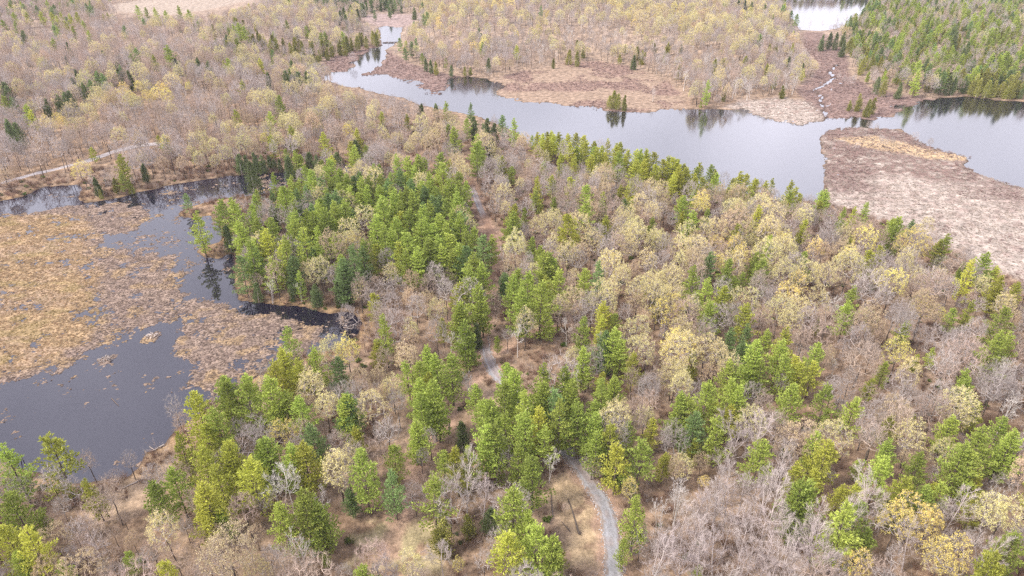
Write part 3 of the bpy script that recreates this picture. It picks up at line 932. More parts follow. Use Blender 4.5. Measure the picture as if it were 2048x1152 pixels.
# ------------------------------------------------------------------ trees that can be told apart: code, then where the top stands and the height
TILES = {"A": (0, 0), "B": (680, 0), "C": (1348, 0), "D": (0, 380), "E": (680, 380), "F": (1348, 380), "G": (0, 758), "H": (680, 758), "I": (1348, 758)}
LISTS = """
G Y 270,340,17 1130,70,17 1190,250,12 1030,300,14 1160,390,14 1330,350,14 1760,360,16 1250,490,14 1450,470,14 1180,610,15 130,870,14 20,860,13 500,575,12 950,1060,9
G P 10,380,16 60,660,15 1330,110,12 1320,10,14 1420,0,17 1590,120,11 1560,0,16 1650,60,13 1750,110,13 1560,345,15 1000,520,13 900,590,14 1640,730,14 1760,650,16 1850,720,14 750,1010,7 340,1060,8 1900,1010,4 1500,380,13 1690,370,14
G B 1820,250,13 2020,90,13 2040,640,8
G C 1890,70,13 1960,420,15 920,760,14 1480,1060,9
G N 280,860,11 240,1050,9 1350,1010,9 1480,850,8
G Q 1640,250,12
G G 1000,90,13 730,420,9 1380,230,11 250,500,14 390,560,11 570,640,9 540,900,12 1950,300,9 1530,650,10 660,520,7 400,830,10
G K 490,420,9 1400,660,13 1130,880,9 440,900,9 1250,850,8 640,850,7
G W 1600,520,13 1665,510,14 1740,930,12 1640,970,10 690,1070,6 590,1060,7 1870,640,8 1310,1090,6
G G 100,560,11 330,680,9 480,800,9 380,980,9 820,1000,9 1060,800,8 1200,1020,9 1560,980,9 60,1050,8 640,1090,7
G K 170,700,9 300,780,9 560,860,9 620,1000,8 1000,980,9 860,930,8 1250,930,9 700,760,7 1100,1080,8
G P 95,1010,9 230,780,7 1290,760,9
G N 180,980,8 760,900,7
H P 30,80,14 460,0,12 540,0,16 470,90,15 450,240,13 120,400,16 310,390,10 540,570,14 740,400,12 960,30,14 880,120,14 970,180,13 1090,60,15 1180,10,15 1080,190,15 1200,270,13 1350,0,15 1400,150,14 1500,190,14 1540,0,14 850,270,15 900,260,16 1505,310,12 1050,380,13 1130,460,14 1010,620,17 1110,780,12 1140,850,14 1230,920,12 1760,360,14 1690,250,10 1740,690,14 2020,80,15 1660,930,8 1290,120,15 600,420,11
H Y 90,280,9 680,400,13 1170,160,14 970,900,13 1630,370,13 1900,430,8 1830,230,9 1585,260,14 1280,940,9
H B 300,520,14 1260,60,14
H O 590,810,9 740,790,6
H D 880,760,7 710,250,8 1570,500,5 1630,530,5
H C 170,80,13 300,-20,12 1640,110,13 20,420,13 2000,-50,14 1790,160,11
H Q 1710,580,9 690,1040,6
H N 1980,450,10 230,40,10
H G 520,280,10 1920,280,10 1980,230,11 470,400,8 840,1000,10 1770,880,9 1960,900,9 330,60,12 960,330,8 430,620,9 1480,440,8 990,1010,8
H A 730,510,13 830,610,11 590,960,9
H K 410,600,8 1320,720,4 620,460,8
H W 1980,630,10 1880,720,8 1230,430,8 980,430,9 910,440,8
I P 90,100,14 210,20,14 380,30,12 340,0,12 280,230,13 700,30,13 910,30,14 1060,100,12 1740,-10,11 520,350,13 760,590,16 800,600,14 1160,20,6 1270,340,12 1240,450,13 1460,420,12 1580,600,10 1490,620,11 1050,720,17 1100,730,10 1720,360,15 1760,420,13 1840,280,16 1630,220,12 1940,220,13 2010,300,15 1090,470,6 1870,1000,8 140,1090,5
I Y 260,130,10 340,160,10 730,480,11 850,530,9 1360,570,13 1290,680,8 1080,600,9 990,610,9 1790,130,10 1800,570,9 1410,200,4 120,350,8 1930,1090,8 1540,610,8
I B 120,200,13 
I C 480,165,14 960,255,13 1430,240,15 1700,60,14 1900,690,14 1980,690,14 60,450,9 1580,1000,10 1690,130,11
I N 740,240,14 1380,420,7 170,430,7
I Q 1440,720,15 1670,930,16 1090,1010,12 180,570,5 1350,740,12 1530,750,12
I A 280,580,13 220,640,13 430,570,13 570,530,14 520,650,13 350,620,13 650,500,13 170,680,12 210,800,13 430,880,13 560,780,14 340,760,13 80,860,12 290,900,13 60,1000,12 200,980,13 680,940,14 740,950,13 560,950,13 420,1000,12 620,1060,12 700,1060,12 330,1060,12 130,780,11 480,960,12 150,900,12 260,700,12 890,740,15 860,850,15 880,960,14 1180,590,13 1710,600,14 500,560,10 1860,930,12 1450,850,12
I G 1600,690,11 1250,80,12 1450,60,13 1530,500,9 1950,550,10 1320,970,10 1640,870,10 480,20,12 600,200,10 1380,0,13 950,-20,12 1600,0,13 1900,0,12 1200,720,13 1330,90,12 1010,-10,11 1530,90,12 1180,130,11 20,280,12 800,790,8 1750,860,9
I W 30,620,9 100,750,6 1990,100,12 1100,520,8 1900,650,7
F P 60,30,11 200,110,7 480,360,10 130,440,15 200,510,14 410,480,9 350,500,9 220,650,13 540,810,11 640,870,13 490,880,15 530,1000,11 340,990,13 400,1020,12 670,960,13 850,890,12 1060,560,12 1320,160,12 1300,210,11 1600,250,11 1130,70,10 1000,100,10 690,0,11 900,0,11 1840,360,12 1640,690,8 1950,690,13 1920,830,15 1980,830,13 1520,920,7 1240,1010,8 1730,1050,11 220,1110,6 120,0,8 460,0,9 1700,420,7
F Y 290,550,13 430,660,13 830,1000,11 750,1010,11 850,740,6 1160,350,9 1560,290,9 1060,95,9 740,20,8 770,170,9 1910,500,12 2020,540,9 1750,640,10 1430,960,6 1160,1100,8 860,60,8 50,120,8
F B 210,360,11 340,800,11 440,780,13 410,870,12 1400,170,8
F C 80,180,12 270,160,12 350,50,12 740,610,14 700,690,13 50,840,15 200,850,13 20,1010,13 1420,990,12 660,400,15 920,400,15 430,565,13 640,620,13 1960,590,13 1500,160,8 60,260,12 10,440,13
F Q 520,200,11 660,240,12 840,265,12 1310,455,14 1480,620,12 1560,680,8 1340,870,14 750,460,13
F N 1000,270,12 1210,770,10 1350,600,9 230,1020,10 900,920,9 880,300,11 130,880,12 410,600,11
F G 1100,400,13 1240,350,13 1400,320,13 1550,450,14 1650,500,13 1450,420,13 1250,540,14 1320,640,13 1180,880,11 1700,860,12 1650,800,12 1900,780,7 1780,420,12 1950,980,12 1830,780,8 1350,1060,11 640,1090,9 1000,600,9
F W 960,980,7 940,620,10 1990,980,12
F K 540,660,11 1290,520,12 1050,1040,11
E P 1150,0,10 1440,60,14 1120,270,9 1190,360,14 1230,370,13 1290,460,14 1440,460,13 1030,460,12 1090,480,14 1170,530,16 1050,570,15 1010,500,12 1230,740,8 1620,720,10 1600,820,14 1650,870,12 1830,160,7 1080,100,7 920,850,6 880,260,12 780,360,16 840,430,13 760,440,15 810,550,15 720,650,15 700,690,13 730,770,14 250,730,15 500,920,13 460,1000,12 570,960,14 650,960,15 980,1010,12 1200,1020,14 1330,1030,14 390,1000,11 1240,400,12 310,0,15 420,0,15 530,60,15 620,50,15 680,10,14 260,60,15 350,60,15 700,140,14 660,110,14 330,160,15 460,170,15 250,200,15 300,240,14 400,250,15 500,280,15 560,260,14 640,260,14 450,330,14 380,340,13 520,290,15 590,320,14 650,340,13 740,230,13 120,290,14 200,140,14 580,130,14 480,90,15 390,110,15 550,200,14 610,190,14 700,310,13
E Y 1350,140,14 1550,640,13 1530,730,11 1720,950,11 2010,30,9 690,540,12 210,880,9 510,1070,10 1530,1060,9 210,320,11 340,130,13 450,220,12 1650,900,9
E B 1000,170,9 970,480,9 1520,410,12 1550,820,13 1660,50,8 830,260,13 60,320,14 740,330,13 20,410,13 130,330,13
E D 790,780,8 30,560,10
E C 150,90,13 70,230,13 970,60,9 1210,120,10 1260,100,9 1480,230,13 1700,260,13 1330,290,13 1650,420,14 1810,340,12 1940,430,14 1370,920,10 560,640,11 290,420,12 1960,1000,13 420,750,11
E Q 30,850,14 1990,830,14 70,240,11
E N 410,470,11 1780,700,11 220,1020,10 330,900,9 400,810,11 500,590,10 1720,410,12 1740,580,12
E G 40,660,9 160,480,9 560,420,13 330,500,11 1430,650,12 980,800,8 1080,190,10 1200,180,10 1540,190,11 1600,50,9 250,520,11 160,560,11 300,590,11 1100,200,9 1010,60,8 1890,60,10 1500,180,11
E K 910,600,9 640,80,10 450,600,10 1060,340,8 960,620,7
E W 650,840,9 1040,800,9 970,320,10 760,1060,9 1330,760,8 1550,850,9
D P 1140,120,14 1280,60,14 1370,60,15 1450,270,16 1700,150,14 1770,220,16 1650,270,16 1850,60,13 1900,110,13 1820,130,13 1950,60,13 2010,50,13 1660,800,13 1840,920,14 1300,1090,14 1420,1090,13 1740,470,10 1490,0,8 1590,390,14
D Y 1560,220,15 1650,930,14 1740,980,13 1600,1000,13 1520,240,14 1650,300,15
D B 1400,390,15 1960,980,13 2000,400,14 1350,500,12 1080,20,10 1710,380,13
D D 1970,540,11 1840,540,11 1320,210,10 1590,90,9 1490,540,7 1700,570,8
D C 1930,860,14 1860,390,13 1820,400,12 2020,160,13
D N 1920,240,15 1790,420,11
D G 1560,60,12 1640,100,11 1420,160,9 1520,100,11 1470,130,10
D K 1590,400,14 1500,480,9
D W 1560,500,10 1745,540,9
A B 210,30,10 290,40,10 500,10,10 520,40,10 830,100,10 790,280,9 720,150,9 560,420,10 600,430,10 530,470,10 1590,290,9 60,560,10 1700,350,9
A P 330,150,10 420,150,9 20,140,10 480,120,9 300,220,9 510,180,9 900,40,11 960,60,11 1040,30,12 800,30,11 850,40,10 1100,60,10 980,260,14 1400,160,13 1430,180,11 760,310,9 1330,340,9 1590,340,9 1620,560,13 1570,650,12 700,1000,10 10,560,10 140,610,10 1670,870,10 1720,880,10 1750,900,9 1990,990,9 1590,1010,11 950,790,8
A Y 240,80,10 300,80,10 350,70,10 400,80,10 440,70,10 330,100,9 380,120,9 890,320,9 1300,350,8 1410,480,9 1370,640,9 690,900,12 530,860,6 170,640,10 920,790,5 1520,340,10 150,70,9
A D 1410,940,8 1450,945,8 1500,930,8 1540,940,7 1630,925,7 1680,915,8 130,180,10 1320,210,9 690,380,9 750,420,9 440,410,9 420,450,9 480,490,9 330,550,9 370,540,9 260,575,9 400,530,9 1150,340,9 1210,360,9 1560,420,8 1660,410,10 1690,400,10 1740,420,10 1790,420,10 30,500,12 40,700,12 20,480,12 80,720,9 830,960,7 550,1040,8 1390,900,10 1430,910,9 1480,890,10 1520,900,10 1570,910,9 1600,930,8 1800,890,9 1850,900,9 1970,890,9 1020,340,8
A O 1720,220,9 1650,230,9 1580,250,9 1850,330,8 660,1040,8 750,1050,7 780,1070,6 580,1110,6 910,1060,5 1000,1050,5 1480,230,9 1520,230,9 1760,240,9 1820,240,9 1880,230,10 1930,240,9 1980,230,9 2020,210,10 1610,240,9 1690,250,9
A Q 800,470,10 940,480,10 850,520,10 720,490,9 680,530,10 620,550,10 970,520,10 870,540,10 770,540,10 960,780,10 460,940,10 1100,470,9 250,670,10 320,650,10 350,670,10 1540,770,9 2030,720,10 900,510,10 740,530,10
A C 1280,460,10 600,190,10 720,180,10 830,170,10 1090,150,10 1180,190,10 550,240,10 400,690,10 460,680,10 510,600,10 680,740,11 920,240,10 1700,650,12 1470,740,10 1240,800,10 1870,950,11 1650,680,11 280,690,10 800,560,10
A N 930,910,10 1780,660,10 1010,300,10 1450,660,9
B P 620,590,12 1020,690,12 665,740,12 800,780,12 800,840,13 150,850,9 330,900,13 390,920,13 460,900,13 580,890,13 500,920,12 430,970,12 600,950,12 640,1040,13 690,1060,12 560,1090,12 240,1080,12 150,1080,12 390,1090,12 470,1060,12 680,1080,12 1000,970,8 740,690,9 700,1000,11 520,1010,12
B B 760,600,9 950,670,10 420,240,10 440,220,10 380,270,9 350,220,9 1150,1100,7 490,80,10 510,70,10 480,10,10 200,50,9 290,40,9
B Y 390,670,8 240,660,7 1150,770,10 1180,780,10 1240,765,10 1280,770,10 1330,780,10 1380,775,10 1420,790,10 1440,820,11 1300,900,10 1370,910,11 1500,860,11 1540,850,11 1640,830,11 1620,880,11 1690,870,11 1740,870,11 1800,870,11 1840,890,11 1780,930,11 1900,930,11 1930,910,11 1960,920,11 1990,960,11 2030,980,11 1700,950,10 2000,1000,11 1640,1080,8 1690,1070,8 1560,900,10 1470,900,10 1850,960,10 1350,830,10 1210,800,10 1950,1010,10
B D 470,610,10 560,610,10 840,720,9 780,680,9 900,720,9 860,690,9 890,800,11 95,820,10 650,380,6 870,340,7 1720,320,8 530,350,7 500,340,7 20,40,10 60,30,10 100,50,10 0,60,10 130,20,10 430,40,9 30,80,9
B O 1610,530,8 1580,560,7 1630,550,8 1670,555,7 560,360,7 730,390,5 760,390,5 1840,280,7 1390,300,8 1340,290,8 1250,340,6 190,180,9 210,190,9 150,210,9 100,210,9 60,220,9 20,240,9
B C 170,700,10 280,880,10 700,930,12 730,960,11 440,770,10 560,740,10 1100,920,8 500,780,9 60,700,9 1200,880,8 1890,1050,9 1050,1030,9 330,770,10 400,820,9
B G 820,380,3 960,800,10 1220,950,10 1320,1000,10 1060,840,9 1560,970,9 1640,950,9 1440,970,9
B W 1840,510,7 800,290,9 890,260,9 1035,300,8 1170,280,9 1110,290,8 1160,240,9 1240,260,9 1180,270,8
C D 880,200,10 920,190,10 960,190,10 1000,180,10 1000,230,10 1640,160,13 1660,180,12 1200,450,8 1330,480,8 1720,440,10 1650,450,10 1620,440,10 760,370,7 680,330,7 380,0,10 420,0,10 460,10,10 2040,520,9
C B 1090,170,10 1260,100,11 1290,110,11 1510,370,11 540,20,12 640,30,12 690,60,11 720,80,11 500,220,9 1060,180,9 1590,420,11 1720,190,10
C P 1150,200,11 1170,100,11 1240,190,11 1330,190,11 1310,240,11 1390,100,10 1470,190,11 1500,190,11 1520,100,11 1550,100,11 1460,120,11 1590,260,11 1390,290,11 1540,300,10 1490,280,10 1760,200,11 1820,210,11 1800,60,10 1700,50,10 1790,130,10 1950,180,11 1930,220,11 1450,350,12 1440,400,14 1610,390,11 1960,300,12 1920,320,12 1870,310,12 1330,30,9 1370,40,9 1350,80,9 880,1110,9 230,960,10 1190,250,10 1110,170,10 1660,300,11 2010,350,11
C O 1130,300,9 1110,340,9 1170,330,9 1220,330,9 1270,310,9 1240,470,8 1760,470,10 1800,460,10 1850,470,10 1890,470,10 1930,480,10 1960,500,9 2000,490,10 2030,470,10 1840,400,10 1900,400,10 2020,420,10 1040,220,9 1095,545,8 1150,580,8 1180,570,7 1035,585,5 160,590,4 640,500,6 1820,420,10 1780,430,10 1700,400,10 1980,440,10 560,260,6 600,260,6 1940,430,10
C Y 20,930,10 50,960,10 150,950,10 180,1040,10 130,1010,10 430,1020,9 470,1040,9 690,1050,10 710,1090,10 580,1040,8 700,250,8 550,370,7 350,1040,7
C W 470,440,9 460,470,8 330,440,8 650,490,7 1840,160,7 1680,420,8 300,450,8 440,500,7
C W 760,50,7 830,80,7 900,60,7 960,90,7 1020,70,7 1080,80,7 700,110,7 870,120,6 800,110,6
C G 1150,700,7 1220,790,5 1420,770,6 1510,800,6 1080,820,6 1290,790,5 1240,800,5 1120,760,5 300,1000,9 520,1040,8 1190,720,6 1000,440,7 970,420,7 1040,440,7 1060,430,7
"""
HS = 1.0
trees = []
EXP = np.array([])
_rt = random.Random(5)
for line in LISTS.strip().splitlines():
    a = line.split()
    ox, oy = TILES[a[0]]
    for it in a[2:]:
        X, Y, hh = (float(q) for q in it.split(","))
        py_ = oy + Y * 0.34196
        trees.append([a[1], ox + X * 0.34196, py_, hh * (1.25 - .27 * float(sstep(200, 850, py_))) * (.9 if a[1] in "CNQGK" else 1) * _rt.uniform(.95, 1.05)])
tp = np.array([[t[1], t[2], t[3]] for t in trees])
bx, by = unproj(tp[:, 0], tp[:, 1], tp[:, 2])
hcur = tp[:, 2].copy()
def settle(h):
    x, y = unproj(tp[:, 0], tp[:, 1], h + 1.5)
    for _ in range(4):
        z = ground_z(x, y)
        x, y = unproj(tp[:, 0], tp[:, 1], np.maximum(z, 0) + h)
    return x, y, ground_z(x, y)
bx, by, bz = settle(hcur)
for k in (0.85, 1.15, 0.7, 1.3, 0.55, 1.5):     # a tree whose foot would stand in water gets another height
    bad = bz < 0.04
    if not bad.any():
        break
    h2 = np.where(bad, tp[:, 2] * k, hcur)
    x2, y2, z2 = settle(h2)
    ok = bad & (z2 > 0.04)
    bx, by, bz, hcur = np.where(ok, x2, bx), np.where(ok, y2, by), np.where(ok, z2, bz), np.where(ok, h2, hcur)
TR = [(t[0], bx[i], by[i], max(bz[i], 0.0), hcur[i], True) for i, t in enumerate(trees) if bz[i] > -0.2]

# ------------------------------------------------------------------ the rest of the wood
def V_(*pts):
    return np.array(pts, float)
CLEAR = [   # where water, marsh and road lie open to the view
    V_((-80, 372), (0, 398), (85, 374), (164, 369), (160, 386), (154, 400), (171, 405), (239, 394), (342, 371), (462, 352), (533, 347), (600, 342), (560, 352), (530, 372), (500, 384), (440, 396), (390, 402), (434, 440), (434, 490),
       (470, 512), (468, 560), (480, 602), (547, 606), (633, 618), (708, 625), (726, 645), (716, 676), (680, 668), (600, 668), (556, 668), (530, 700), (490, 740), (440, 766), (400, 778), (340, 800), (325, 880), (285, 905),
       (262, 935), (205, 945), (150, 935), (90, 930), (34, 915), (0, 900), (-80, 880)),
    V_((757, 53), (806, 55), (800, 82), (772, 100), (765, 131), (721, 150), (824, 159), (871, 185), (902, 175), (920, 150), (990, 152), (985, 160), (1060, 140), (1120, 128), (1190, 124), (1250, 134), (1330, 162), (1370, 195),
       (1378, 218), (1440, 217), (1480, 203), (1560, 196), (1600, 205), (1590, 180), (1630, 160), (1640, 120), (1604, 80), (1640, 70), (1680, 90), (1690, 108), (1700, 150), (1745, 178), (1830, 196), (1878, 196), (1991, 200), (2048, 203),
       (2400, 210), (2400, 600), (2048, 540), (1960, 490), (1850, 450), (1780, 425), (1700, 405), (1652, 382), (1600, 370), (1500, 342), (1380, 318), (1260, 284), (1150, 264), (1060, 262), (1035, 240),
       (960, 222), (860, 205), (800, 190), (700, 168), (640, 152), (700, 138), (714, 117), (764, 89)),
    V_((1600, 48), (1585, 22), (1600, 8), (1700, 8), (1690, 40), (1650, 52)),
    V_((205, 20), (330, 0), (560, -30), (500, 4), (420, 22), (320, 30)),
    V_((722, 34), (840, 30), (806, 54), (756, 52)),
    V_((1120, 925), (1142, 925), (1195, 995), (1245, 1080), (1250, 1152), (1085, 1152), (1090, 1030), (1120, 985)),
    V_((956, 708), (975, 702), (1006, 790), (984, 792)),
    V_((940, 385), (956, 390), (972, 450), (956, 450)),
    V_((955, 560), (985, 570), (976, 705), (956, 705)),
    V_((0, 368), (80, 342), (150, 330), (220, 312), (222, 322), (140, 345), (60, 360), (0, 378)),
    V_((960, 742), (1050, 700), (1120, 662), (1130, 672), (1060, 708)),
    V_((880, 830), (905, 820), (885, 890), (840, 980), (825, 1030), (805, 1100), (790, 1100), (820, 980)),
]
POLYMIX = [
    (V_((1050, 285), (1150, 285), (1300, 325), (1450, 365), (1560, 392), (1650, 410), (1620, 440), (1450, 420), (1300, 385), (1150, 345), (1050, 330)), 6, dict(Y=.5, P=.2, G=.3)),  # where, spacing, odds of each kind
    (V_((1390, 960), (1500, 930), (1590, 930), (1600, 1010), (1680, 1060), (1690, 1200), (1250, 1200), (1290, 1080)), 5.0, dict(A=.8, G=.15, C=.05)),
    (V_((1640, -200), (2500, -200), (2500, 196), (1880, 192), (1760, 170), (1700, 120), (1690, 80)), 7.0, dict(P=.24, B=.10, O=.20, D=.09, G=.2, K=.16, C=.01)),
    (V_((830, -200), (1540, -200), (1560, 60), (1480, 60), (1500, 110), (1400, 90), (1150, 60), (1000, 120), (840, 110), (800, 60)), 6.8, dict(C=.36, Q=.07, G=.32, N=.06, K=.18, B=.01)),
    (V_((960, 120), (1150, 60), (1400, 90), (1540, 90), (1600, 190), (1480, 210), (1380, 205), (1240, 130), (1100, 125)), 6.0, dict(G=.42, K=.22, W=.10, C=.22, O=.04)),
    (V_((1380, 90), (1560, 80), (1600, 170), (1440, 190), (1380, 150)), 6.0, dict(C=.5, G=.4, W=.1)),
    (V_((380, 60), (740, 60), (720, 110), (600, 140), (440, 130)), 6.5, dict(G=.46, K=.2, C=.12, O=.14, P=.04, W=.04)),
    (V_((-300, -200), (250, -200), (210, 20), (160, 90), (-300, 110)), 7.0, dict(K=.6, G=.24, P=.07, B=.05, C=.04)),
    (V_((560, -200), (830, -200), (830, 30), (720, 30), (560, 10)), 7.0, dict(B=.3, D=.3, G=.25, K=.15)),
    (V_((-300, 90), (640, 20), (720, 60), (620, 150), (300, 160), (0, 250), (-300, 300)), 6.8, dict(K=.42, G=.44, C=.10, N=.03, D=.01)),
    (V_((-300, 250), (300, 140), (700, 160), (950, 230), (1000, 300), (700, 300), (-300, 400)), 6.3, dict(G=.50, K=.33, C=.13, N=.04)),
    (V_((470, 460), (560, 400), (740, 380), (940, 400), (990, 470), (980, 600), (930, 600), (870, 520), (700, 540), (690, 610), (480, 590)), 6.5, dict(P=.46, B=.2, C=.12, G=.22)),
    (V_((1000, 700), (1250, 720), (1250, 940), (1100, 930), (900, 1000), (900, 880)), 6.5, dict(P=.35, G=.4, C=.05, K=.2)),
    (V_((1000, 420), (2400, 520), (2400, 900), (1300, 780), (1150, 660), (1000, 600)), 5.6, dict(G=.42, K=.33, C=.11, Q=.02, N=.05, P=.04, Y=.04)),
]
DEF = (6.0, dict(G=.43, K=.36, C=.08, N=.06, P=.03, Y=.04))
cand = []
g = 5.0
for r0, r1, sp in ((60, 260, 4.8), (260, 520, 5.3), (520, 1010, 6.6)):
    ys = np.arange(-2, r1, sp * .88)
    xs = np.arange(-800, 800, sp)
    XX, YY = np.meshgrid(xs, ys)
    XX = XX + (np.arange(len(ys)) % 2)[:, None] * sp / 2
    XX, YY = XX + rng.uniform(-.38, .38, XX.shape) * sp, YY + rng.uniform(-.38, .38, XX.shape) * sp
    rad, ang = np.hypot(XX, YY), np.arctan2(XX, YY)
    ok = (rad >= r0) & (rad < r1) & (np.abs(ang) < np.where(rad < 230, R(57), R(43.5)))
    cand.append(np.stack([XX[ok], YY[ok]], 1))
cand = np.concatenate(cand)
cf = fields(cand[:, 0], cand[:, 1])
cz = ground_z(cand[:, 0], cand[:, 1], cf)
dr = np.minimum(linedist(ROAD, cand[:, 0], cand[:, 1]) - .6, linedist(LEFT_ROAD, cand[:, 0], cand[:, 1]))
dt = np.minimum(linedist(SIDE_TRACK, cand[:, 0], cand[:, 1]), linedist(LEAF_TRAIL, cand[:, 0], cand[:, 1]))
ok = (cf[0] > 1.2) & (cf[1] > 0.5) & (cz > 0.1) & (dr > 2.6) & (dt > 2.0)
for p in (GRASS_R, GRASS_L, SHORE_G):
    ok &= ~inside(p, cand[:, 0], cand[:, 1])
cand, cz = cand[ok], cz[ok]
qx, qy, _ = proj(cand[:, 0], cand[:, 1], cz)
mixid = np.full(len(cand), -1)
for k in reversed(range(len(POLYMIX))):
    mixid[inside(POLYMIX[k][0], qx, qy)] = k
EXP = np.array([(t[1], t[2], t[3], t[4]) for t in TR])
ex, ey, ed = proj(EXP[:, 0], EXP[:, 1], EXP[:, 2] + EXP[:, 3] * .62)
ecode = [t[0] for t in TR]
esp = np.array([TINT[c][0] for c in ecode])
er = np.array([EXP[i, 3] * {"pine": .2, "cedar": .15, "budding": .27, "bare": .26, "aspen": .18, "birch": .15}[TINT[c][0]] for i, c in enumerate(ecode)]) * FPX / ed
keepvis = np.array([{"pine": 1.0, "cedar": 1.0, "budding": .9, "bare": .35, "aspen": .5, "birch": .8}[TINT[c][0]] for c in ecode])
rnd = random.Random(17)
WID = {"pine": .2, "cedar": .15, "budding": .27, "bare": .25, "aspen": .18, "birch": .15}
codes, hts = [], []
bud_n = .25 + 2.2 * sstep(.38, .66, fbm(cand[:, 0] / 45, cand[:, 1] / 45, 3, 131))
for i in range(len(cand)):
    odds = (POLYMIX[mixid[i]][2] if mixid[i] >= 0 else DEF[1])
    code = rnd.choices(list(odds), [v * (bud_n[i] if k_ in 'CQN' else 1) for k_, v in odds.items()])[0]
    h = {"pine": 14, "cedar": 10.5, "budding": 14.5, "bare": 14, "aspen": 14, "birch": 12}[TINT[code][0]] * rnd.uniform(.62, 1.15) * (0.88 if cand[i, 1] > 430 else 1)
    if code in "GK" and rnd.random() < .18:
        h *= .6
    codes.append(code)
    hts.append(h)
hts = np.array(hts)
wids = np.array([WID[TINT[c][0]] for c in codes]) * hts
blocked = np.zeros(len(cand), bool)
for f_ in (1.0, .8, .55, .25):
    ax, ay, ad = proj(cand[:, 0], cand[:, 1], cz + hts * f_)
    for pl in CLEAR:
        for e in (-.45, 0, .45):
            blocked |= inside(pl, ax + wids * FPX / ad * e, ay)
for i in range(len(cand)):
    if blocked[i]:
        continue
    x, y, z = cand[i, 0], cand[i, 1], cz[i]
    code, h = codes[i], float(hts[i])
    sp = TINT[code][0]
    de = np.hypot(EXP[:, 0] - x, EXP[:, 1] - y)
    if (de < 2.6).any():
        continue
    # trees known one by one stay in view: nothing grows just in front of them
    tx, ty, td = proj(x, y, z + h * .66)
    fr = h * WID[sp] * FPX / td
    over = np.clip(1 - np.hypot(ex - tx, ey - ty) / (fr * .85 + er * .75), 0, 1) * keepvis * (td < ed + 4) * np.where(esp == sp, .35, 1)
    if rnd.random() < over.max() * 1.7:
        continue
    TR.append((code, x, y, z, h, False))

# ------------------------------------------------------------------ place them
def words_of(n):
    return ("closest", "second closest", "third closest", "fourth closest", "fifth closest", "sixth closest", "seventh closest", "eighth closest", "ninth closest", "tenth closest")[n]

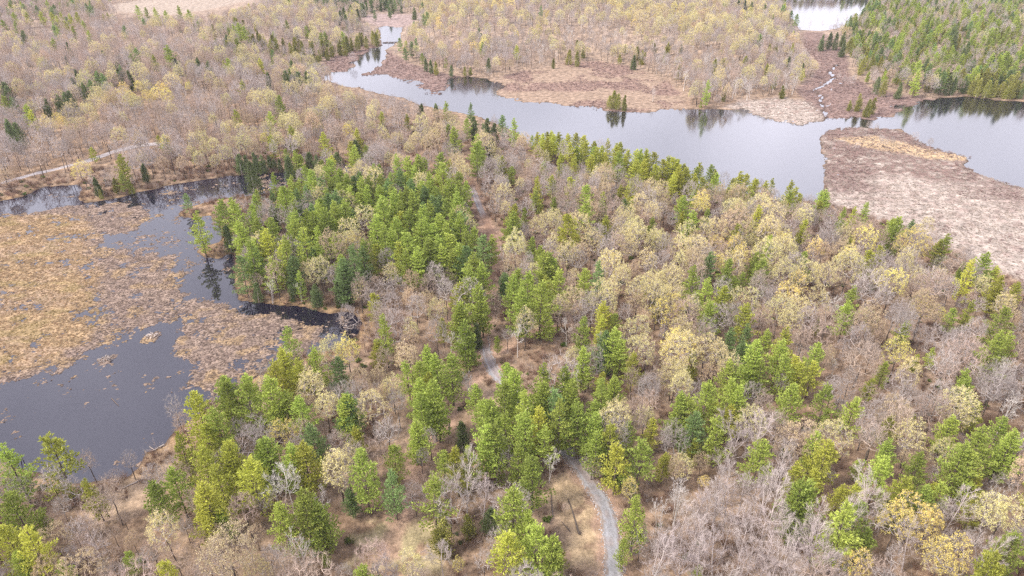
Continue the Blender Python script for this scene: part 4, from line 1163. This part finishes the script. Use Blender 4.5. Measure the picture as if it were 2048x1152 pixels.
MARKS = [((1270, 115), "the birches ending the tan marsh"), ((1500, 175), "the birches over the lake's far point"), ((1660, 45), "the drowned stems of the topmost pond"), ((1040, 125), "the birch edge left of the tan marsh"), ((1350, 130), "the mixed birches behind the far shore"),
         ((1470, 1020), "the pale heart of the aspen stand"), ((1540, 1090), "the lower right of the aspen stand"), ((1400, 1060), "the lower left of the aspen stand"),
         ((1730, 95), "the upper left end of the green wood"), ((1800, 150), "the green wood's edge by the creek"), ((1880, 130), "the middle of the green wood"), ((1960, 120), "the right side of the green wood"), ((1980, 60), "the top right corner of the green wood"),
         ((1780, 40), "the top of the green wood"), ((2010, 185), "the right end of the cedar shore"), ((1900, 185), "the left end of the cedar shore"), ((560, 90), "the left end of the riverside cedars"), ((720, 75), "the right end of the riverside cedars"),
         ((200, 130), "the far dark spruces on the left"), ((1160, 130), "the birches over the tan marsh"), ((1420, 985), "the left rim of the aspen stand"), ((1590, 960), "the upper rim of the aspen stand"), ((1440, 1120), "the bottom of the aspen stand"), ((1600, 1100), "the right rim of the aspen stand"),
         ((1222, 1110), "the near end of the gravel lane"), ((1150, 965), "the gravel lane's bend"), ((981, 745), "the middle patch of gravel"), ((955, 425), "the far patch of gravel lane"),
         ((968, 640), "the leaf-covered lane"), ((1090, 685), "the brown side track"), ((885, 870), "the leaf-strewn opening"), ((815, 1020), "the foot of the leaf-strewn opening"),
         ((300, 905), "the pond's near right bank"), ((100, 945), "the pond's near corner"), ((480, 780), "the pond's wooded right shore"), ((705, 650), "the head of the black cove"),
         ((420, 508), "the grassy point in the pond"), ((580, 606), "the far bank of the black cove"), ((640, 500), "the heart of the pine grove"), ((800, 440), "the far edge of the pine grove"),
         ((560, 345), "the pond's back channel"), ((220, 395), "the small spit in the pond"), ((120, 340), "the pale road by the pond"), ((450, 300), "the faint far end of the pale road"),
         ((1060, 290), "the lake's nearest bend"), ((1220, 320), "the lake's wooded near shore"), ((1420, 370), "the lake's long near shore"), ((1640, 400), "the corner of lake and marsh"),
         ((1800, 450), "the edge of the pale marsh"), ((1990, 540), "the lower edge of the pale marsh"), ((1500, 1050), "the middle of the aspen stand"), ((1800, 290), "the dry islet in the marsh"),
         ((1650, 190), "the winding creek"), ((1740, 215), "the creek mouth"), ((1230, 212), "the tan point in the lake"), ((1380, 170), "the tan far marsh"), ((1690, 55), "the topmost pond"),
         ((1950, 190), "the dark bay of the lake"), ((940, 165), "the black shallows upriver"), ((790, 105), "the river narrows"), ((960, 80), "the yellow hill over the river"),
         ((1250, 70), "the long yellow ridge"), ((350, 20), "the far pale meadow"), ((300, 175), "the yellow hilltop beyond the pond"), ((880, 225), "the river's near bank"), ((650, 145), "the river's red-brown elbow"),
         ((20, 235), "the small dark side pool"), ((1850, 100), "the green wood above the bay"), ((120, 120), "the far pinkish wood"), ((640, 90), "the cedars by the river"),
         ((700, 240), "the grey wood between pond and river"), ((300, 260), "the grey slope above the pale road"),
         ((1280, 480), "the open wood below the lake"), ((1480, 560), "the middle of the open wood"), ((1700, 620), "the open wood's cream crowns"), ((1900, 700), "the open wood's outer edge"),
         ((1300, 700), "the wood east of the side track"), ((1500, 760), "the pines in the open wood"), ((1750, 820), "the thick wood below the open wood"), ((1950, 950), "the near corner wood"),
         ((1780, 1050), "the wood beyond the aspens"), ((1350, 880), "the brush above the aspens"), ((1080, 830), "the pines closing over the lane"), ((720, 800), "the wood between pond and opening"),
         ((600, 950), "the pine slope above the pond"), ((480, 1080), "the birches at the near edge"), ((250, 1060), "the tan grass by the pond"), ((60, 1080), "the near pond corner's pines"),
         ((950, 1060), "the pine clump left of the lane"), ((800, 690), "the grey wood by the cove"), ((1130, 560), "the pine group beside the lane"), ((1150, 420), "the wood between lane and lake")]
mk = np.array([m[0] for m in MARKS], float)
mkx, mky = unproj(mk[:, 0], mk[:, 1], 1.0)

rows = []
for code, x, y, z, h, ex_ in TR:
    px, py, d = proj(x, y, z + h * .5)
    vis = -40 < px < 2088 and -20 < py < 1220
    rows.append(dict(code=code, sp=TINT[code][0], x=x, y=y, z=z, h=h, px=px, py=py, app=h / d * FPX, vis=vis, ex=ex_))
MESH = {}
def data(code, k, part):
    key = (code, k, part)
    if key not in MESH:
        sp, b, c, t, w_ = TINT[code]
        src = next((MESH[q] for q in MESH if q[1] == k and q[2] == part and TINT[q[0]][0] == sp), None)
        if src is None:
            T, C, _ = SHAPES[sp][k]
            src = T.mesh(sp + " trunk", [M[t]]) if part == "trunk" else C.mesh(sp + " crown", [M[b], M[c]]) if part == "crown" else join(T, C).mesh(sp, [M[b], M[c], M[t]])
            MESH[key] = src
        else:
            me = src.copy()
            for qi, q in enumerate([t] if part == "trunk" else [b, c] if part == "crown" else [b, c, t]):
                me.materials[qi] = M[q]
            MESH[key] = me
    return MESH[key]

rk = random.Random(23)
indiv, mass = [], []
for sp in SHAPES:
    rs = [r for r in rows if r["sp"] == sp]
    rs.sort(key=lambda r: -(r["app"] * (1.25 if r["ex"] else 1) if r["vis"] else 0))
    for i, r in enumerate(rs):
        r["k"] = rk.randrange(len(SHAPES[sp]))
        (indiv if i < 300 and r["vis"] else mass).append(r)

# labels that single each tree out: kind, size, landmark, rank
for sp in SHAPES:
    hs = sorted(r["h"] for r in indiv if r["sp"] == sp)
    lo, hi = hs[int(len(hs) * .25)], hs[int(len(hs) * .8)]
    for r in indiv:
        if r["sp"] == sp:
            r["size"] = "tall " if r["h"] >= hi else "small " if r["h"] <= lo else ""
by_key = {}
for r in indiv:
    dd = np.hypot((mkx - r["x"]), (mky - r["y"]))
    r["m"] = int(dd.argmin())
    r["md"] = dd.min()
    by_key.setdefault((r["code"], r["size"], r["m"]), []).append(r)
for (code, size, m), rs in by_key.items():
    rs.sort(key=lambda r: r["md"])
    for i, r in enumerate(rs):
        w_ = size + TINT[code][4]
        r["label"] = f"{w_} near {MARKS[m][1]}" if len(rs) == 1 else f"{w_} {words_of(i)} to {MARKS[m][1]}" if i < 10 else f"{w_} farther off from {MARKS[m][1]}"

PART_PX = 44
need = {(r["code"], r["k"]) for r in mass}
solo = {}
for r in sorted(indiv, key=lambda r: r["app"]):
    if (r["code"], r["k"]) in need and (r["code"], r["k"]) not in solo:
        solo[(r["code"], r["k"])] = None
        r["one"] = True
for r in indiv:
    sp, k, code = r["sp"], r["k"], r["code"]
    s = r["h"] / SHAPES[sp][k][2]
    wob = rk.uniform(.9, 1.12) * (.9 if sp in ('budding', 'bare') else 1)
    rot = (rk.uniform(-.035, .035), rk.uniform(-.035, .035), rk.uniform(0, 6.28))
    props = dict(label=r["label"], category="pine tree" if sp == "pine" else "tree", group=GROUPS[sp])
    parts = r["app"] > PART_PX and not r.get("one")
    o = link(NAMES[sp], None if parts else data(code, k, "whole"), **props)
    o.location, o.rotation_euler, o.scale = (r["x"], r["y"], r["z"] - .05), rot, (s * wob, s * wob, s)
    if parts:
        link("trunk", data(code, k, "trunk"), o)
        link("crown", data(code, k, "crown"), o)
    elif solo.get((code, k), 0) is None and r.get("one"):
        solo[(code, k)] = o

# ------------------------------------------------------------------ masses: one object each, spread with geometry nodes
def spread(name, pts, rots, scl, idx, sources, **props):
    me = bpy.data.meshes.new(name)
    me.from_pydata([tuple(p) for p in pts], [], [])
    for an, ty, va in (("turn", "FLOAT_VECTOR", np.asarray(rots, np.float32).ravel()), ("size", "FLOAT_VECTOR", np.asarray(scl, np.float32).ravel())):
        a = me.attributes.new(an, ty, "POINT")
        a.data.foreach_set("vector", va)
    a = me.attributes.new("which", "INT", "POINT")
    a.data.foreach_set("value", np.asarray(idx, np.int32))
    o = link(name, me, kind="stuff", **props)
    ng = bpy.data.node_groups.new(name, "GeometryNodeTree")
    ng.interface.new_socket("Geometry", in_out="INPUT", socket_type="NodeSocketGeometry")
    ng.interface.new_socket("Geometry", in_out="OUTPUT", socket_type="NodeSocketGeometry")
    n, l = ng.nodes, ng.links
    gi, go, jn = n.new("NodeGroupInput"), n.new("NodeGroupOutput"), n.new("GeometryNodeJoinGeometry")
    def named(an, ty):
        q = n.new("GeometryNodeInputNamedAttribute")
        q.data_type = ty
        q.inputs["Name"].default_value = an
        return q.outputs["Attribute"]
    tu, si, wh = named("turn", "FLOAT_VECTOR"), named("size", "FLOAT_VECTOR"), named("which", "INT")
    for k, so in enumerate(sources):
        oi, ip, cm = n.new("GeometryNodeObjectInfo"), n.new("GeometryNodeInstanceOnPoints"), n.new("FunctionNodeCompare")
        oi.transform_space = "ORIGINAL"
        oi.inputs["Object"].default_value = so
        oi.inputs["As Instance"].default_value = True
        cm.data_type, cm.operation = "INT", "EQUAL"
        a_, b_ = [s for s in cm.inputs if s.type == "INT"][:2]
        l.new(wh, a_)
        b_.default_value = k
        l.new(gi.outputs[0], ip.inputs["Points"])
        l.new(cm.outputs[0], ip.inputs["Selection"])
        l.new(oi.outputs["Geometry"], ip.inputs["Instance"])
        l.new(tu, ip.inputs["Rotation"])
        l.new(si, ip.inputs["Scale"])
        l.new(ip.outputs["Instances"], jn.inputs[0])
    l.new(jn.outputs[0], go.inputs[0])
    o.modifiers.new("spread", "NODES").node_group = ng
    return o

for r in mass:                     # a shape and tint with no single-mesh tree of its own borrows a neighbour's
    if solo.get((r["code"], r["k"])) is None:
        alt = [q for q in solo if solo[q] is not None and q[0] == r["code"]] or [q for q in solo if solo[q] is not None and TINT[q[0]][0] == r["sp"]]
        r["code"], r["k"] = alt[r["k"] % len(alt)]
for sp, nm, lb in (("pine", "pine_wood", "the many small pines scattered through the distant wood"), ("cedar", "cedar_wood", "dense far cedars massed behind the lake shores"),
                   ("budding", "budding_wood", "far pale yellow budding crowns massed on the ridges"), ("bare", "bare_wood", "countless grey and brown leafless trees filling the wood"),
                   ("aspen", "aspen_wood", "pale far aspens massed together"), ("birch", "birch_wood", "thin white far birches massed together")):
    rs = [r for r in mass if r["sp"] == sp]
    if not rs:
        continue
    keys = sorted({(r["code"], r["k"]) for r in rs})
    sz = []
    for r in rs:
        s, w_ = r["h"] / SHAPES[sp][r["k"]][2], rk.uniform(.9, 1.12) * (.88 if sp in ('budding', 'bare') else 1)
        sz.append((s * w_, s * w_, s))
    spread(nm, [(r["x"], r["y"], r["z"] - .05) for r in rs], [(rk.uniform(-.035, .035), rk.uniform(-.035, .035), rk.uniform(0, 6.28)) for r in rs], sz,
           [keys.index((r["code"], r["k"])) for r in rs], [solo[q] for q in keys], label=lb, category="wood")
print("TREES", len(TR), "individual", len(indiv), "mass", len(mass), {sp: sum(r["sp"] == sp for r in rows) for sp in SHAPES})

# ------------------------------------------------------------------ brush, tussocks
def first(name, B, mat, px, py, label, cat, s=1.0, group=None):
    x, y = unproj(px, py, 1.0)
    z = float(ground_z(np.array([x]), np.array([y]))[0])
    o = link(name, B[0].mesh(name, [M[mat]]), label=label, category=cat, group=group)
    o.location, o.scale = (float(x), float(y), z), (s, s, s)
    return o

bush_b = [first("brush_bush", bush(61), "brush", 1118, 1046, "dark brown twiggy bush by the gravel lane on dry grass", "bush"),
          first("brush_bush", bush(62, 1.8, 60), "brush", 1098, 1120, "brown twiggy bush low on the dry grass left of the lane", "bush"),
          first("brush_bush", bush(63, 2.8, 60), "brush", 1415, 925, "tall reddish brown bush in the brush above the aspens", "bush"),
          first("sapling", bush(72, 4.6, 9), "bark_k", 640, 1010, "thin bare sapling whips on the leaf litter", "sapling"),
          first("sapling", bush(73, 3.8, 12), "bark_g", 1290, 1030, "thin grey sapling whips right of the lane", "sapling"),
          first("green_bush", bush(64, 1.2, 30, 3), "green_s", 700, 1100, "low olive bush on the pale grass at the near edge", "bush")]
bush_r = [first("marsh_bush", bush(65, 1.3, 50), "brush_r", 760, 148, "red twiggy bush at the river's elbow", "bush"), first("marsh_bush", bush(66, 1.7, 50), "brush_r", 1700, 215, "red twiggy bush near the creek mouth", "bush")]
tus = [first("sedge_tussock", tussock(67), "sedge", 1760, 372, "pale sedge tussock on the marsh below the dry islet", "tussock"), first("sedge_tussock", tussock(68, .6, 36), "sedge", 1900, 420, "pale sedge tussock far out on the open marsh", "tussock")]

ISLE_N = P((1630, 250), (1700, 245), (1860, 270), (1960, 310), (1960, 350), (1900, 372), (1800, 352), (1720, 350), (1660, 366), (1640, 330))
def scatter(n, r0, r1, test):
    rad = np.sqrt(rng.uniform(r0 * r0, r1 * r1, n))
    a = rng.uniform(-R(43), R(43), n) * np.where(rad < 220, 1.3, 1)
    x, y = rad * np.sin(a), rad * np.cos(a)
    f = fields(x, y)
    z = ground_z(x, y, f)
    k = test(x, y, z, f)
    return x[k], y[k], z[k]

def notrack(x, y):
    return (np.minimum(linedist(ROAD, x, y), linedist(LEFT_ROAD, x, y)) > 2.2) & (np.minimum(linedist(SIDE_TRACK, x, y), linedist(LEAF_TRAIL, x, y)) > 1.6)
bx_, by_, bz_ = scatter(36000, 60, 340, lambda x, y, z, f: (f[0] > .25) & (f[1] > 0) & (z > .05) & notrack(x, y) & ((fbm(x / 16, y / 16, 3, 101) + rng.uniform(-.12, .12, len(x)) > .44) | (f[0] < 5)) & ~inside(GRASS_R, x, y) & ~inside(GRASS_L, x, y))
n = len(bx_)
s_ = rng.uniform(.35, 1.05, n)
spread("undergrowth", np.stack([bx_, by_, bz_], 1), np.stack([rng.uniform(-.1, .1, n), rng.uniform(-.1, .1, n), rng.uniform(0, 6.28, n)], 1), np.stack([s_ * 1.1, s_ * 1.1, s_], 1),
       rng.choice(6, n, p=[.26, .25, .2, .13, .11, .05]), bush_b, label="thin brown brush and saplings over the leaf litter", category="undergrowth")
mxs, mys, mzs = scatter(110000, 200, 640, lambda x, y, z, f: (z > .05) & (f[1] < -.5) & (inside(RED_E, x, y) | inside(RED_W, x, y) | inside(RED_S, x, y) | inside(CREEK_M, x, y) |
                        ((sdist(ISLE, x, y) < 0) & (.11 * (sdist(ISLE_N, x, y) < 0) + fbm(x / 14, y / 14, 3, 31) + .16 * (f[0] < 16) > .68) & (y > 0)) | (inside(TAN_C, x, y) & (fbm(x / 22, y / 22, 3, 51) > .52))))
n = len(mxs)
s_ = rng.uniform(.22, .6, n)
spread("marsh_shrubs", np.stack([mxs, mys, mzs], 1), np.stack([n * [0], n * [0], rng.uniform(0, 6.28, n)], 1), np.stack([s_ * 1.3, s_ * 1.3, s_], 1), rng.choice(2, n), bush_r,
       label="low red-brown shrubs covering the wet margins of the lake", category="shrubs")
sx_, sy_, sz_ = scatter(150000, 190, 460, lambda x, y, z, f: (z > .03) & (inside(ISLE, x, y) | inside(TAN_L, x, y)))
n = len(sx_)
s_ = rng.uniform(.5, 1.05, n)
spread("marsh_sedge", np.stack([sx_, sy_, sz_], 1), np.stack([n * [0], n * [0], rng.uniform(0, 6.28, n)], 1), np.stack([s_ * 1.2, s_ * 1.2, s_ * .8], 1), rng.choice(2, n), tus,
       label="pale dry sedge tussocks covering the wide marsh", category="sedge")
fen_t = [first("fen_tussock", tussock(69, .5, 30, .07), "fen", 100, 560, "orange-tan sedge tussock on the floating fen", "tussock"), first("fen_tussock", tussock(70, .4, 30, .07), "fen_b", 330, 600, "brown tussock on the floating mat near open water", "tussock"),
         first("fen_tussock", tussock(71, .35, 26, .07), "fen_g", 120, 620, "olive tussock low on the floating fen", "tussock")]
sel = rng.permutation(len(used))[:40000]
sel = sel[mz[used][sel] > .015]
n = len(sel)
wh_ = np.where(t_fen[used][sel] > rng.random(n) * .8 + .1, np.where(fbm(ux[sel] / 8, uy[sel] / 4, 4, 83) > .62, 2, 0), 1)
s_ = rng.uniform(.3, .8, n)
spread("fen_sedge", np.stack([ux[sel], uy[sel], mz[used][sel]], 1), np.stack([n * [0], n * [0], rng.uniform(0, 6.28, n)], 1), np.stack([s_ * 1.3, s_ * 1.3, s_ * .8], 1), wh_, fen_t,
       label="matted tan and brown sedge standing on the floating fen", category="sedge")
print("BRUSH", len(bx_), len(mxs), len(sx_))

# ------------------------------------------------------------------ fallen trunks, snags, lodges
def log(p0, p1, r, mat, label, stubs=3, seed=1, z_off=0.0, root=False):
    random.seed(seed)
    (ax, ay), (bx2, by2) = unproj(*p0, .5), unproj(*p1, .5)
    xs, ys = np.linspace(ax, bx2, 6), np.linspace(ay, by2, 6)
    zs = np.maximum(ground_z(xs, ys), -.05) + r * .8 + z_off
    mid = Vector((float(xs[0]), float(ys[0]), float(zs[0])))
    pts = [Vector((float(a), float(b), float(c))) - mid + Vector((0, 0, random.uniform(0, .06))) for a, b, c in zip(xs, ys, zs)]
    B = MB()
    B.tube(pts, [r * (1 - .11 * i) for i in range(6)], 7)
    o = link("fallen_log", B.mesh("fallen log", [M[mat]]), label=label, category="log", group="fallen trunks")
    o.location = mid
    for k in range(stubs):
        i = random.randrange(2, 5)
        S = MB()
        d = (rv() + Vector((0, 0, .7)) + (pts[5] - pts[0]).normalized() * .7).normalized()
        q, _ = bend(pts[i], d, random.uniform(.8, 2.4), 3, .15)
        S.tube(q, [r * .4, r * .3, r * .2, r * .06], 4)
        link("branch", S.mesh("broken branch", [M[mat]]), o)
    if root:
        S = MB()
        for k in range(9):
            S.blade(pts[0] + rv() * .15, (rv() + Vector((0, 0, .4))).normalized() * random.uniform(.6, 1.1), .25)
        link("root_plate", S.mesh("torn roots", [M["bark_d"]]), o)
    return o

Ft = lambda X, Y: (1348 + X * .34196, 380 + Y * .34196)
Ht = lambda X, Y: (680 + X * .34196, 758 + Y * .34196)
Gt = lambda X, Y: (X * .34196, 758 + Y * .34196)
It = lambda X, Y: (1348 + X * .34196, 758 + Y * .34196)
log(Ft(700, 935), Ft(825, 985), .26, "log", "dark fallen trunk among the pines in the open wood", 1, 1)
log(Ft(1080, 790), Ft(1180, 830), .2, "log", "dark fallen trunk on the open wood's bare floor", 1, 2)
log(Ft(380, 280), Ft(590, 300), .2, "log", "long thin fallen trunk behind the cream crowns", 0, 3)
log(Ft(850, 540), Ft(1010, 590), .22, "log", "fallen trunk below the two cream crowns in the open wood", 1, 4)
log(Ft(1100, 590), Ft(1240, 620), .18, "log", "thin fallen trunk right of the lone green pine", 1, 5)
log(Ht(640, 385), Ht(640, 300), .2, "log", "dark fallen trunk lying along the leaf-strewn opening", 1, 6)
log(Ht(1390, 1005), Ht(1330, 800), .16, "log", "long uprooted trunk with its root plate on the dry grass", 2, 7, root=True)
log(Ht(1340, 990), Ht(1290, 930), .1, "log", "short thin pole on the dry grass beside the uprooted trunk", 0, 8)
log(Ht(1240, 900), Ht(1230, 760), .14, "log", "mossy dark trunk on the dry grass farther from the lane", 0, 9)
log(Ht(1610, 670), Ht(1540, 625), .13, "log_p", "white leaning pole beside the lane under the pines", 0, 10, .6)
log(Gt(960, 385), Gt(880, 425), .22, "log_p", "pale trunk lying off the bank into the pond", 2, 11)
log(Gt(910, 415), Gt(870, 385), .12, "log_p", "thin pale limb reaching over the pond water", 2, 12)
log(Gt(830, 590), Gt(700, 650), .16, "log_p", "pale trunk along the tan grass at the pond bank", 2, 13)
log(Gt(640, 710), Gt(560, 720), .12, "log_p", "small pale pole lying on the shore grass", 1, 14)
log(Gt(650, 105), Gt(692, 150), .13, "log", "grey trunk adrift in the open pond", 0, 15)
log(Ht(480, 790), Ht(590, 860), .12, "log_p", "thin pale pole leaning at the foot of the olive cedar", 1, 16)
log(It(1700, 800), It(1770, 690), .15, "log_p", "grey dead trunk leaning in the near corner wood", 2, 17)
log(It(1990, 230), It(2047, 275), .14, "log_p", "pale fallen birch pole in the near corner wood", 1, 18)
log(It(1170, 370), It(1185, 300), .1, "log_p", "thin pale pole under the pine left of the big cream crown", 0, 19)
log(Gt(1390, 960), Gt(1440, 890), .12, "log", "short dark trunk under the pinkish hardwood", 1, 20)

def snag(px, py, h, n, label, mat="bark_d"):
    random.seed(int(px))
    x, y = unproj(px, py, 0)
    B = MB()
    for k in range(n):
        p = Vector((random.uniform(-.8, .8), random.uniform(-.8, .8), -.4)) if n > 1 else Vector((0, 0, -.4))
        q, _ = bend(p, Vector((random.uniform(-.15, .15), random.uniform(-.15, .15), 1)), h * random.uniform(.6, 1), 4, .05)
        B.tube(q, [.11, .09, .07, .05, .02], 5)
        for j in range(3):
            B.blade(q[2 + j % 2], (rv() + Vector((0, 0, .5))) * .9, .07)
    o = link("dead_snag", B.mesh("dead snag", [M[mat]]), label=label, category="dead tree", group="drowned snags")
    o.location = (float(x), float(y), 0)
snag(40, 926, 3.6, 4, "dark drowned stems standing at the pond's near corner")
snag(776, 84, 7, 1, "bare dead trunk standing in the river above the dam", "bark_g")

def lodge(px, py, r, label):
    random.seed(int(px))
    x, y = unproj(px, py, 0)
    B = MB()
    for k in range(120):
        a, d = random.uniform(0, 6.28), math.sqrt(random.random()) * r
        p = Vector((math.cos(a) * d, math.sin(a) * d, .15 + .5 * (1 - (d / r) ** 2)))
        B.blade(p, (rv() * Vector((1, 1, .25))).normalized() * random.uniform(.5, 1.1), .14)
    o = link("muskrat_lodge", B.mesh("lodge sticks", [M["log_p"]]), label=label, category="lodge", group="lodges in the pond")
    o.location = (float(x), float(y), .05)
lodge(304, 673, 1.7, "low mound of pale sticks in the middle of the small bay of open water")
lodge(213, 719, 1.6, "bright pale mound at the edge of the large open pond water")

# beaver dam across the river
random.seed(9)
(ax, ay), (cx_, cy_) = unproj(766, 86, 0), unproj(800, 85, 0)
B = MB()
for k in range(150):
    t = k / 149
    B.blade(Vector((float(ax + (cx_ - ax) * t), float(ay + (cy_ - ay) * t) + random.uniform(-1, 1), .1 + random.uniform(0, .5))), (rv() * Vector((1.6, 1, .4))) * 1.6, .3)
link("beaver_dam", B.mesh("dam sticks", [M["log"]]), label="dark stick dam across the river narrows", category="dam")

# ------------------------------------------------------------------ thin haze
hz = mesh_np("haze", [(x, y, z) for z in (-2.5, 118) for y in (-60, 3700) for x in (-3700, 3700)], [(0, 1, 3, 2), (4, 6, 7, 5), (0, 4, 5, 1), (2, 3, 7, 6), (0, 2, 6, 4), (1, 5, 7, 3)], [])
import bmesh
bm = bmesh.new()
bm.from_mesh(hz)
bmesh.ops.recalc_face_normals(bm, faces=bm.faces)
bm.to_mesh(hz)
bm.free()
hm, hn, hl = new_mat("thin haze")
hv, ho = hn.new("ShaderNodeVolumePrincipled"), hn.new("ShaderNodeOutputMaterial")
hv.inputs["Color"].default_value = (0.93, 0.92, 0.98, 1)
hv.inputs["Density"].default_value = HAZE
hl.new(hv.outputs[0], ho.inputs["Volume"])
hz.materials.append(hm)
link("haze", hz, kind="stuff", label="thin pale haze over the distant wood", category="haze")
